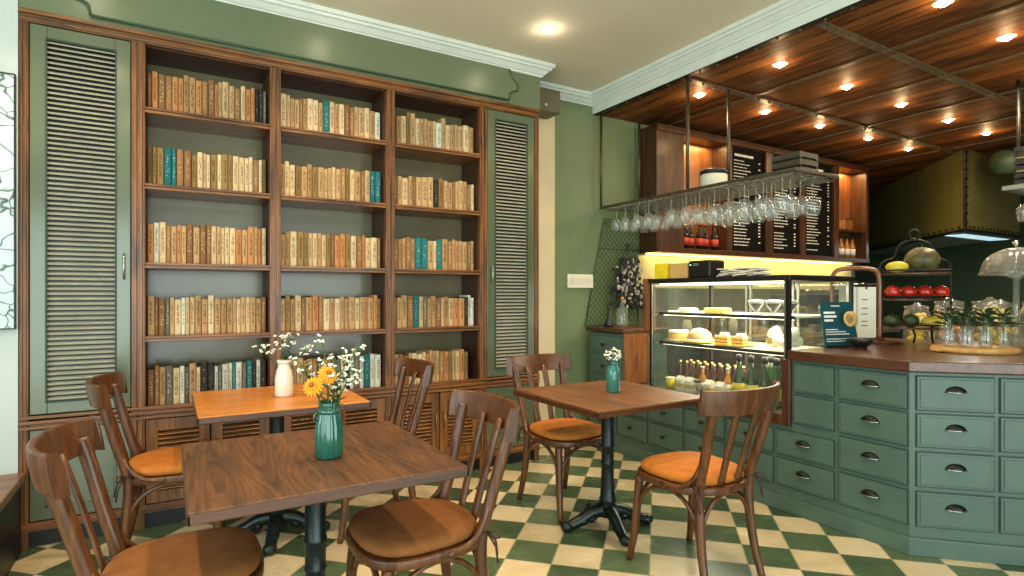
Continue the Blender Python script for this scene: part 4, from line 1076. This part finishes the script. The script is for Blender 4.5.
# back counter
t = thing('back_counter', 'dark back counter running along the wall beneath the menu cabinet', 'counter', (4.2, 3.62, 0))
obj('carcass', MB().box(0, 3.5, .03, .59, 0, .88), M_['black'], t)
obj('worktop', MB().box(-.02, 3.52, 0, .595, .88, .92), M_['steel'], t, .004)
struct('trim_backsplash', MB().box(3.95, 7.7, YW - .02, YW - .001, 1.40, CZ0 - .02), plain('cream_tile', lin(220, 208, 160), .3, var=.06))
t = thing('espresso_machine', 'black and chrome espresso machine on the back counter', 'machine', (6.3, 3.9, .921))
obj('body', MB().box(-.38, .38, -.2, .25, .06, .42), M_['black'], t, .02, 3)
obj('drip_tray', MB().box(-.36, .36, -.28, -.2, .04, .09).box(-.38, .38, -.2, .25, 0, .05), M_['steel'], t, .006)
obj('top_rail', MB().tube([(-.36, -.18, .46), (.36, -.18, .46)], .008, 6).tube([(-.36, -.18, .42), (-.36, -.18, .46)], .006, 6).tube([(.36, -.18, .42), (.36, -.18, .46)], .006, 6), M_['chrome'], t)
for x in (-.2, 0, .2): obj('group_head', MB().lathe([(.035, 0), (.035, -.06), (.02, -.08)], (x, -.23, .30), 14).tube([(x, -.23, .23), (x, -.36, .22)], .012, 8), M_['chrome'], t)
for i in range(8):
    m = obj('jar_body', MB().lathe([(0, 0), (.045, 0), (.045, .13), (.035, .15), (.035, .165), (0, .165)], n=16), [M_['paper'], M_['glass'], M_['bottle_clear'], M_['steel']][i % 4])
    m.name = 'canister'; tag(m, f"{['white', 'clear', 'amber', 'steel'][i % 4]} canister, {ORD[i]} from the left on the back counter", 'canister', 'canisters on the back counter', (4.35 + i * .17, 3.95, .921))

struct('wall_back_splash', MB().box(3.95, 7.7, YW - .02, YW - .001, .92, 1.398), plain('dark_tile', lin(92, 92, 76), .3))
# kitchen hood
t = thing('extractor_hood', 'olive riveted metal extractor hood hanging in the kitchen corner', 'hood', (7.85, 3.0, 2.05))
poly = [(0, 0), (1.55, 0), (1.55, .3), (3.0, 1.9), (3.0, 2.75), (2.75, 2.75)]
obj('body', MB().prism(poly, .03, .965), M_['hood'], t)
obj('lamp_strip', MB().box(.2, 1.45, .08, .28, -.006, 0), emis('hood_tube', (.55, .85, .95, 1), .8), t)
obj('filter_panel', MB().prism([(.12, .06), (1.5, .06), (1.5, .3), (2.9, 1.9), (2.9, 2.7), (2.78, 2.7)], .0, .028), plain('brushed_filter', lin(150, 170, 170), .3, .6), t)
m = MB().tube([(0, 0, .03), (1.55, 0, .03)], .02, 4).tube([(0, 0, .03), (2.75, 2.75, .03)], .02, 4).tube([(0, 0, .03), (0, 0, .96)], .02, 4)
for i in range(14): m.ball((.1 + i * .108, -.012, .07), .014, 6)
for i in range(24): q = .08 + i * .11; m.ball((q - .009, q + .009, .07), .014, 6)
for i in range(9): m.ball((.02, -.014, .12 + i * .1), .014, 6); m.ball((-.02, .0, .12 + i * .1), .014, 6)
obj('riveted_edge', m, M_['black_metal'], t)
HD = 1
t = thing('ceiling_duct', 'dark ventilation duct under the plank ceiling at the right', 'duct', (8.0, 2.6, 2.84))
obj('pipe', MB().tube([(-.05, .1, -.03), (.35, .02, 0), (.75, -.1, .03)], .13, 14), M_['green_dark'], t)
obj('flange', MB().tube([(.72, -.09, .03), (.80, -.12, .035)], .15, 14), M_['black_metal'], t)

# ------------------------------------------------------------------ on the bar counter
ZK = .9955
t = thing('serving_board', 'round pale wooden board on the bar counter under the glass bottles', 'board', (4.09, 1.52, ZK))
obj('disc', MB().lathe([(0, 0), (.205, 0), (.21, .006), (.21, .02), (.205, .026), (0, .026)], n=48), M_['board_wood'], t)
obj('grip', MB().box(-.03, .03, -.26, -.19, .004, .022, rotm('Z', D(-115))), M_['board_wood'], t, .006)
# glass bottles with greens
rr = random.Random(5)
p = thing('glass_bottle', '', 'bottle', (0, 0, 0), 0, 'leafy glass bottles on the wooden board')
obj('glass_body', open_lathe([(.0, .002), (.028, .002), (.03, .01), (.03, .11), (.018, .14), (.016, .165), (.019, .17)], 18), M_['glass'], p)
obj('water', MB().lathe([(0, .005), (.026, .005), (.026, .09), (0, .09)], n=14), M_['glass'], p)
lf = MB()
for i in range(26):
    a = rr.uniform(0, 2 * PI); up = rr.uniform(.2, 1.1); L = rr.uniform(.07, .12)
    b = Vector((0, 0, rr.uniform(.12, .19))); d = Vector((math.cos(a), math.sin(a), up)).normalized(); e = b + d * L + Vector((0, 0, -.02)); sd = d.cross(Vector((0, 0, 1))).normalized() * .014
    md = (b + d * L * .55)
    lf.add([b, md + sd, e, md - sd, md + Vector((0, 0, -.003))], [(0, 1, 2, 4), (0, 4, 2, 3), (0, 3, 2, 1)])
obj('leaves', lf, M_['leaf_dark'], p)
obj('stems', MB().tube([(0, 0, .02), (.005, 0, .1), (0, .004, .18)], .004, 5).tube([(.01, 0, .02), (0, .005, .1), (.004, -.004, .18)], .003, 5), M_['leaf'], p)
sp = [(3.985, 1.60), (4.03, 1.53), (4.10, 1.58), (4.09, 1.46), (4.17, 1.50), (4.18, 1.41), (4.10, 1.67)]
place_many(p, [(x, y, ZK + .027) for x, y in sp], ['leafy glass bottle at the far left of the wooden board'] + [f'leafy glass bottle, {ORD[i]} from the left on the wooden board' for i in range(1, 6)] + ['leafy glass bottle at the back of the wooden board'])
# bowl
t = thing('bowl', 'small black bowl on the counter before the teal menu card', 'bowl', (3.72, 1.97, ZK))
obj('shell', MB().lathe([(0, 0), (.03, 0), (.033, .008), (.055, .03), (.075, .062), (.072, .064), (.05, .032), (.0, .014)], n=32), M_['black'], t)
obj('foot', MB().lathe([(.03, 0), (.034, .0), (.034, .006), (.03, .008)], n=24), M_['black'], t)
# menu clip stand
VA = D(-38)
t = thing('menu_stand', 'reddish bentwood stand holding clipped white menu sheets', 'menu stand', (4.09, 2.20, ZK), VA)
obj('base', MB().box(-.22, .20, -.05, .05, 0, .02), M_['chair'], t, .004)
obj('hoop', MB().tube(smooth_path([(-.155, 0, .02), (-.155, 0, .3), (-.15, 0, .46), (-.11, 0, .51), (0, 0, .52), (.11, 0, .51), (.15, 0, .46), (.155, 0, .3), (.155, 0, .02)], 5), .015, 10), M_['chair_red'], t)
obj('cross_bar', MB().tube([(-.15, -.005, .41), (.15, -.005, .41)], .006, 6), M_['chrome'], t)
for s in (-1, 1): obj('sheet', MB().box(-.115 if s < 0 else .005, -.0 if s < 0 else .125, -.012, -.009, .04, .39), M_['paper'], t); obj('clip', MB().tube([(s * .06, -.01, .415), (s * .06, -.02, .39), (s * .06, -.014, .375)], .005, 6), M_['black_metal'], t)
m = MB()
for z in (.12, .15, .20, .24, .3): m.box(.03, .07, -.0135, -.012, z, z + .006)
obj('printed_lines', m, M_['black'], t)
def teal_card(label, x, y):
    t = thing('menu_card', label, 'card', (x, y, ZK), D(-14), 'teal menu cards on the counter')
    Mx = rotm('X', D(-8))
    obj('cup_picture', MB().lathe([(.034, 0), (.048, 0), (.048, .002), (.034, .002)], (0, 0, 0), 24).__class__().lathe([(.0, 0), (.030, 0), (.030, .002), (0, .002)], (.06, -.0175, .18), 24, Mx @ rotm('X', PI / 2)).lathe([(.036, 0), (.05, 0), (.05, .002), (.036, .002)], (.06, -.0175 - .0 , .18), 24, Mx @ rotm('X', PI / 2)), M_['kraft'], t)
    m = MB().box(-.125, .125, -.004, .0, 0.01, .29, Mx); m.m = 1
    m.box(-.04, .03, -.006, -.004, .262, .268, Mx)
    for i, (z, w) in enumerate(((.215, .09), (.19, .1), (.165, .07))): m.box(-.105, -.105 + w, -.006, -.004, z, z + .014, Mx)
    for i, (z, w) in enumerate(((.11, .10), (.095, .16), (.08, .19), (.05, .2), (.035, .15))): m.box(-.105, -.105 + w, -.0055, -.004, z, z + .005, Mx)
    obj('card', m, [M_['teal_card'], M_['chalk']], t)
    obj('base', MB().box(-.12, .12, -.02, .03, 0, .012), M_['black'], t)
    return t
teal_card('teal menu card with a cup picture, the front one at left', 3.70, 2.09)
teal_card('teal menu card half hidden behind the front teal card', 3.80, 2.13)
# fruit stand
FS = thing('fruit_stand', 'three-tier black wire fruit stand on the bar counter', 'fruit stand', (4.46, 2.0, ZK), D(-42))
for i, z in enumerate((.10, .295, .475)):
    m = MB(); w = .215
    ol = [(w * math.cos(a) * 1.0, .15 * math.sin(a)) for a in [2 * PI * k / 40 for k in range(40)]]
    tr = obj('tray', MB().prism(ol, z, z + .012, smooth=True), M_['edge'], FS, .003)
    obj('tray_rim', MB().tube([(x * 1.02, y * 1.02, z + .03) for x, y in ol], .005, 6, closed=True), M_['black_metal'], tr)
m = MB()
m.tube(smooth_path([(-.225, 0, .02), (-.225, 0, .3), (-.22, 0, .52), (-.19, 0, .57), (-.13, 0, .60), (-.1, 0, .68), (0, 0, .72), (.1, 0, .68), (.13, 0, .60), (.19, 0, .57), (.22, 0, .52), (.225, 0, .3), (.225, 0, .02)], 5), .008, 8)
obj('hoop_frame', m, M_['black_metal'], FS)
obj('ring_handle', MB().tube([(.033 * math.cos(2 * PI * k / 16), 0, .757 + .033 * math.sin(2 * PI * k / 16)) for k in range(16)], .006, 6, closed=True), M_['black_metal'], FS)
for s in (-1, 1):
    obj('foot_bar', MB().tube(smooth_path([(s * .225, -.12, .008), (s * .225, -.05, .03), (s * .225, 0, .06), (s * .225, .05, .03), (s * .225, .12, .008)], 4), .008, 6), M_['black_metal'], FS)
    obj('middle_foot', MB().tube([(s * .06, -.1, .12), (s * .05, -.12, .06), (s * .06, -.12, .008)], .007, 6), M_['black_metal'], FS)
FMx = Matrix.Translation((4.46, 2.0, ZK)) @ rotm('Z', D(-42))
def on(x, y, z): return tuple(FMx @ Vector((x, y, z)))
def fruit(name, label, cat, p, r, mat, stem=True, rz=-.73, group=None, ribs=None):
    t = thing(name, label, cat, on(*p), rz, group)
    prof_ = []
    for i in range(11):
        a = -PI / 2 + PI * i / 10; rad = math.cos(a); prof_.append((max(0, rad), math.sin(a)))
    mb = MB().lathe(prof_, n=24, wob=ribs)
    mb.v = [(x * r[0], y * r[1], z * r[2] + r[2]) for x, y, z in mb.v]
    obj('flesh', mb, mat, t)
    if stem: obj('stem', MB().tube([(0, 0, r[2] * 1.9), (.004, 0, r[2] * 2.2)], .004, 5), M_['leaf_dark'], t)
    return t
fruit('melon', 'large dark-striped melon on the top tier', 'melon', (.045, 0, .488), (.105, .105, .09), M_['melon'], ribs=(10, .02))
fruit('papaya', 'yellow papaya lying on the top tier beside the melon', 'papaya', (-.135, -.06, .488), (.072, .045, .04), M_['squash'], False)
for i, x in enumerate((-.15, -.05, .05, .15)): fruit('red_apple', f'red apple, {ORD[i]} from the left on the middle tier', 'apple', (x, -.03, .308), (.049, .049, .046), M_['red'], True, group='red apples on the middle tier')
fruit('dark_gourd', 'dark green round gourd at left of the bottom tier', 'gourd', (-.15, -.02, .113), (.052, .05, .042), M_['gourd'], ribs=(8, .05))
fruit('dark_gourd', 'ribbed dark green gourd in the middle of the bottom tier', 'gourd', (-.045, -.05, .113), (.05, .05, .045), M_['gourd'], ribs=(8, .06))
fruit('yellow_squash', 'long yellow squash at right of the bottom tier', 'squash', (.11, -.05, .113), (.095, .042, .038), M_['squash'], False)

# prep counter behind, with jars and cloche
t = thing('prep_counter', 'low steel prep counter behind the bar counter at the right', 'counter', (5.0, 1.35, 0))
obj('carcass', MB().box(.03, 1.6, .03, 1.0, 0, .90), M_['black'], t)
obj('worktop', MB().box(0, 1.63, 0, 1.03, .90, .94), M_['steel'], t, .004)
def jar(label, x, y, r, h, fill, fh, z=.941):
    t = thing('glass_jar', label, 'jar', (x, y, z), 0, 'storage jars on the prep counter')
    obj('jar_wall', open_lathe([(0, .002), (r, .002), (r, h * .8), (r * .86, h * .9), (r * .86, h * .95)], 24), M_['stem_glass'], t)
    m = MB(); q = random.Random(int(x * 100))
    for k in range(34):
        a = q.uniform(0, 2 * PI); d = q.uniform(0, r * .62); m.ball((d * math.cos(a), d * math.sin(a), r * .3 + q.uniform(0, fh)), r * .3, 8)
    obj('fruit_filling', m, fill, t)
    obj('lid', MB().lathe([(r * .9, h * .94), (r * .92, h), (r * .3, h * 1.03), (r * .15, h * 1.1), (0, h * 1.1)], n=24), M_['stem_glass'], t)
orange = plain('orange_peel', lin(226, 140, 30), .35)
lemon = plain('lemon_peel', lin(232, 204, 60), .35)
jar('glass jar of orange fruit behind the left bottles on the prep counter', 5.10, 2.05, .10, .34, orange, .24)
jar('glass jar of lemons on the prep counter behind the leafy bottles', 5.28, 1.86, .12, .34, lemon, .24)
jar('glass jar of lemons nearest the right edge on the prep counter', 5.40, 1.60, .12, .34, lemon, .24)
jar('glass jar of citrus at the back of the prep counter', 5.72, 1.95, .12, .32, lemon, .24)
jar('glass jar of lemons behind the fruit stand on the prep counter', 5.05, 2.25, .09, .30, lemon, .2)
t = thing('cake_stand', 'tall glass cake stand with a patterned glass dome at the right', 'cake stand', (5.2, 1.68, .941))
obj('pedestal', MB().lathe([(0, 0), (.09, 0), (.09, .012), (.02, .03), (.018, .1), (.03, .12), (.018, .14), (.018, .5), (.06, .53), (0, .53)], n=24), M_['stem_glass'], t)
obj('plate', MB().lathe([(0, .53), (.21, .53), (.22, .545), (0, .545)], n=36), M_['stem_glass'], t)
dm = open_lathe([(.2, .546), (.206, .552), (.2, .56), (.198, .585), (.19, .61), (.178, .637), (.16, .66), (.138, .682), (.11, .70), (.08, .715), (.05, .725), (0, .73)], 72)
dm.v = [(x * (1 + .018 * math.cos(18 * math.atan2(y, x))), y * (1 + .018 * math.cos(18 * math.atan2(y, x))), z) for x, y, z in dm.v]
d = obj('dome', dm, glass('cut_glass', (.72, .64, .54, 1), .14), t)
m = MB().lathe([(.01, .73), (.012, .745), (.022, .76), (.018, .775), (0, .78)], n=14)
obj('knob', m, M_['chrome'], d)

# ------------------------------------------------------------------ green wall things
t = thing('switch_plate', 'wide white switch and socket plate on the green wall', 'switch', (3.235, YW - .002, 1.395))
obj('plate', MB().box(-.145, .145, -.024, 0, 0, .125), M_['cream'], t, .004)
for i in range(4): obj('rocker', MB().box(-.125 + i * .064, -.125 + i * .064 + .052, -.029, -.024, .03, .095), M_['paper'], t, .002)
t = thing('wall_trellis', 'green diamond-mesh trellis on the wall beneath the glass rack', 'trellis', (3.6, YW - .011, 1.05))
tz = 1.0; A = (-.26, -.02); B = (.52, .40)   # bottom x range, top x range
def tx0(z): return -.30 + (.22) * (z / tz)
def tx1(z): return .52 - .10 * (z / tz)
m = MB(); 
m.tube([(tx0(0), 0, 0), (tx0(tz), 0, tz), (tx1(tz), 0, tz), (tx1(0), 0, 0)], .010, 6, closed=True).tube([(tx0(.72), 0, .72), (tx1(.72), 0, .72)], .008, 6)
obj('frame', m, plain('trellis_frame', lin(74, 94, 58), .5), t)
m = MB()
for sgn in (1, -1):
    for k in range(-24, 25):
        c = k * .052; pts = []
        for i in range(41):
            z = tz * i / 40; x = c + sgn * (z - .5) * .9
            if tx0(z) <= x <= tx1(z): pts.append((x, 0 if sgn > 0 else .004, z))
        if len(pts) > 1: m.tube([pts[0], pts[-1]], .0032, 4)
obj('mesh', m, plain('trellis_green', lin(70, 90, 52), .5), t)
t = thing('dried_bouquet', 'dark dried flower bouquet with pale blossoms hanging on the trellis', 'bouquet', (3.74, YW - .09, 1.26))
r = random.Random(3); st = MB(); bl = MB(); wl = MB()
for i in range(420):
    z = r.uniform(-.06, .42); wd = .20 * (1 - z / .5) + .02; x = r.gauss(0, wd * .6) + .07 * (1 - z / .42); y = r.uniform(-.05, .04)
    (wl if r.random() < .26 else bl).ball((x, y, z), (r.uniform(.010, .026), .012, r.uniform(.012, .028)), 5)
for i in range(12): st.tube([(r.uniform(-.1, .14), r.uniform(-.03, .03), r.uniform(.0, .2)), (.0, .0, .42), (r.uniform(-.02, .02), 0, .56)], .003, 4)
obj('stems', st, M_['dry'], t); obj('dark_foliage', bl, M_['dry'], t); obj('pale_blossoms', wl, plain('dusty_blossom', lin(196, 184, 176), .8), t)
t = thing('table_lamp', 'small dark bottle-shaped ornament on the corner cabinet', 'ornament', (3.36, 3.95, 1.046))
obj('body', MB().lathe([(0, 0), (.04, 0), (.045, .02), (.02, .08), (.012, .14), (0, .15)], n=18), M_['black'], t)
obj('arm', MB().tube([(0, 0, .14), (-.03, 0, .2), (.06, 0, .23)], .006, 6), M_['black'], t)
t.name = 'ornament'
t = thing('glass_bottle', 'pale green glass bottle on the corner cabinet against the wall', 'bottle', (3.56, 4.0, 1.046))
obj('glass_body', MB().lathe([(0, 0), (.05, 0), (.055, .02), (.05, .14), (.02, .19), (.016, .24), (0, .24)], n=20), M_['stem_glass'], t)
obj('stopper', MB().lathe([(.016, .24), (.02, .25), (.014, .265), (0, .27)], n=12), M_['board_wood'], t)

# ------------------------------------------------------------------ lamps
def spot(name, x, y, z, e, col_, ang=110, rad=.035, blend=.9):
    l = bpy.data.lights.new(name, 'SPOT'); l.energy = e; l.color = col_; l.spot_size = D(ang); l.spot_blend = blend; l.shadow_soft_size = rad
    o = bpy.data.objects.new(name, l); col.objects.link(o); o.location = (x, y, z); return o
WARM = (1, .72, .42)
def downlight(x, y, z, label, e, group, ang=110):
    t = thing('downlight', label, 'lamp', (x, y, z), 0, group)
    obj('bezel', open_lathe([(.036, -.003), (.052, -.006), (.055, -.001)], 24), M_['vase_white'], t)
    obj('lens', MB().lathe([(0, -.026), (.014, -.024), (.025, -.017), (.031, -.008), (.033, -.001)], n=20), M_['bulb'], t)
    s = spot('downlight_beam', 0, 0, -.045, e, WARM, ang); s.parent = t
    return t
n = 0
for j, y in enumerate((3.3, 2.0, .6)):
    for i, x in enumerate((-.4, .95, 2.26)):
        q = bpy.data.lights.new('downlight_glow', 'POINT'); q.energy = .9; q.color = (1, .85, .6); q.shadow_soft_size = .02
        qo = bpy.data.objects.new('downlight_glow', q); col.objects.link(qo); qo.location = (x, y, ZC - .06)
        downlight(x, y, ZC - .001, f"recessed warm downlight in the pale ceiling, {['row nearest the bookcase', 'second row from bookcase', 'third row from bookcase'][j]}, {['left', 'middle', 'right'][i]} one", 70 if j < 2 else 40, 'downlights in the pale ceiling')
for j, y in enumerate((3.34, 2.6, 1.57)):
    for i, x in enumerate((3.83, 4.70, 5.56, 6.45, 7.30)):
        q = bpy.data.lights.new('downlight_glow', 'POINT'); q.energy = 2.4; q.color = (1, .62, .28); q.shadow_soft_size = .02
        qo = bpy.data.objects.new('downlight_glow', q); col.objects.link(qo); qo.location = (x, y, ZW - .075)
        downlight(x, y, ZW - .001, f"small warm downlight in the plank ceiling, {['rear', 'middle', 'front'][j]} row, {ORD[i]} from the pale beam", 16, 'downlights in the plank ceiling', 140)
def area(name, loc, rot, sx, sy, e, c):
    l = bpy.data.lights.new(name, 'AREA'); l.shape = 'RECTANGLE'; l.size = sx; l.size_y = sy; l.energy = e; l.color = c
    o = bpy.data.objects.new(name, l); col.objects.link(o); o.location = loc; o.rotation_euler = rot; return o
area('window_daylight', (-2.58, .7, 1.7), (0, D(-90), 0), 2.3, 3.0, 95, (.80, 1.0, .96))
area('rear_window_daylight', (.6, -2.58, 1.25), (D(90), 0, 0), 5.4, 2.4, 165, (.84, 1.0, .93))
area('case_light', (DX0 + .3, (DY0 + DY1) / 2, ZT - .045), (0, 0, 0), .3, 1.0, 16, (1, .9, .72))
area('case_light', (DX0 + .3, (DY0 + DY1) / 2, 1.175), (0, 0, 0), .3, 1.0, 10, (1, .9, .72))
area('case_light', (DX0 + .3, (DY0 + DY1) / 2, .945), (0, 0, 0), .3, 1.0, 10, (1, .9, .72))
area('under_cabinet_light', (5.8, 4.08, CZ0 - .02), (0, 0, 0), 3.4, .06, 11, (1, .76, .3))
area('niche_light', (4.66, 4.09, CZ1 - .07), (0, 0, 0), .5, .12, 4, (1, .7, .25))
area('niche_light', (7.33, 4.09, CZ1 - .07), (0, 0, 0), .5, .12, 6, (1, .6, .2))
area('hood_lamp', (8.8, 3.3, 2.04), (0, 0, 0), .8, .3, 14, (.8, .95, 1))
area('prep_fill', (5.35, 1.7, 2.95), (0, 0, 0), .5, .3, 30, (1, .86, .6))  # unseen warm fill added to brighten the jars and prep counter
area('kitchen_fill', (7.0, 2.2, 2.99), (0, D(0), 0), 1.2, .3, 18, (1, .85, .6))  # unseen fill added to brighten the hood

w = bpy.data.worlds.new('world'); scene.world = w; w.use_nodes = True
bg = w.node_tree.nodes['Background']; bg.inputs[0].default_value = (.75, .88, 1, 1); bg.inputs[1].default_value = 1.2

cd = bpy.data.cameras.new('camera'); cam = bpy.data.objects.new('camera', cd); col.objects.link(cam); scene.camera = cam
cd.sensor_width = 36; cd.lens = 574 / 1024 * 36
cam.location = (0, 0, 1.33); cam.rotation_euler = (D(90), 0, -math.atan2(.512, .859))
cd.shift_y = -(288 - 295) / 1024.0 * 1
cd.clip_start = .05
scene.view_settings.view_transform = 'Standard'; scene.view_settings.look = 'None'; scene.view_settings.gamma = 1; scene.view_settings.use_curve_mapping = False
scene.view_settings.exposure = .06
scene.cycles.use_denoising = True
scene.cycles.max_bounces = 8; scene.cycles.transparent_max_bounces = 24; scene.cycles.sample_clamp_indirect = 4
scene.cycles.caustics_reflective = False; scene.cycles.caustics_refractive = False
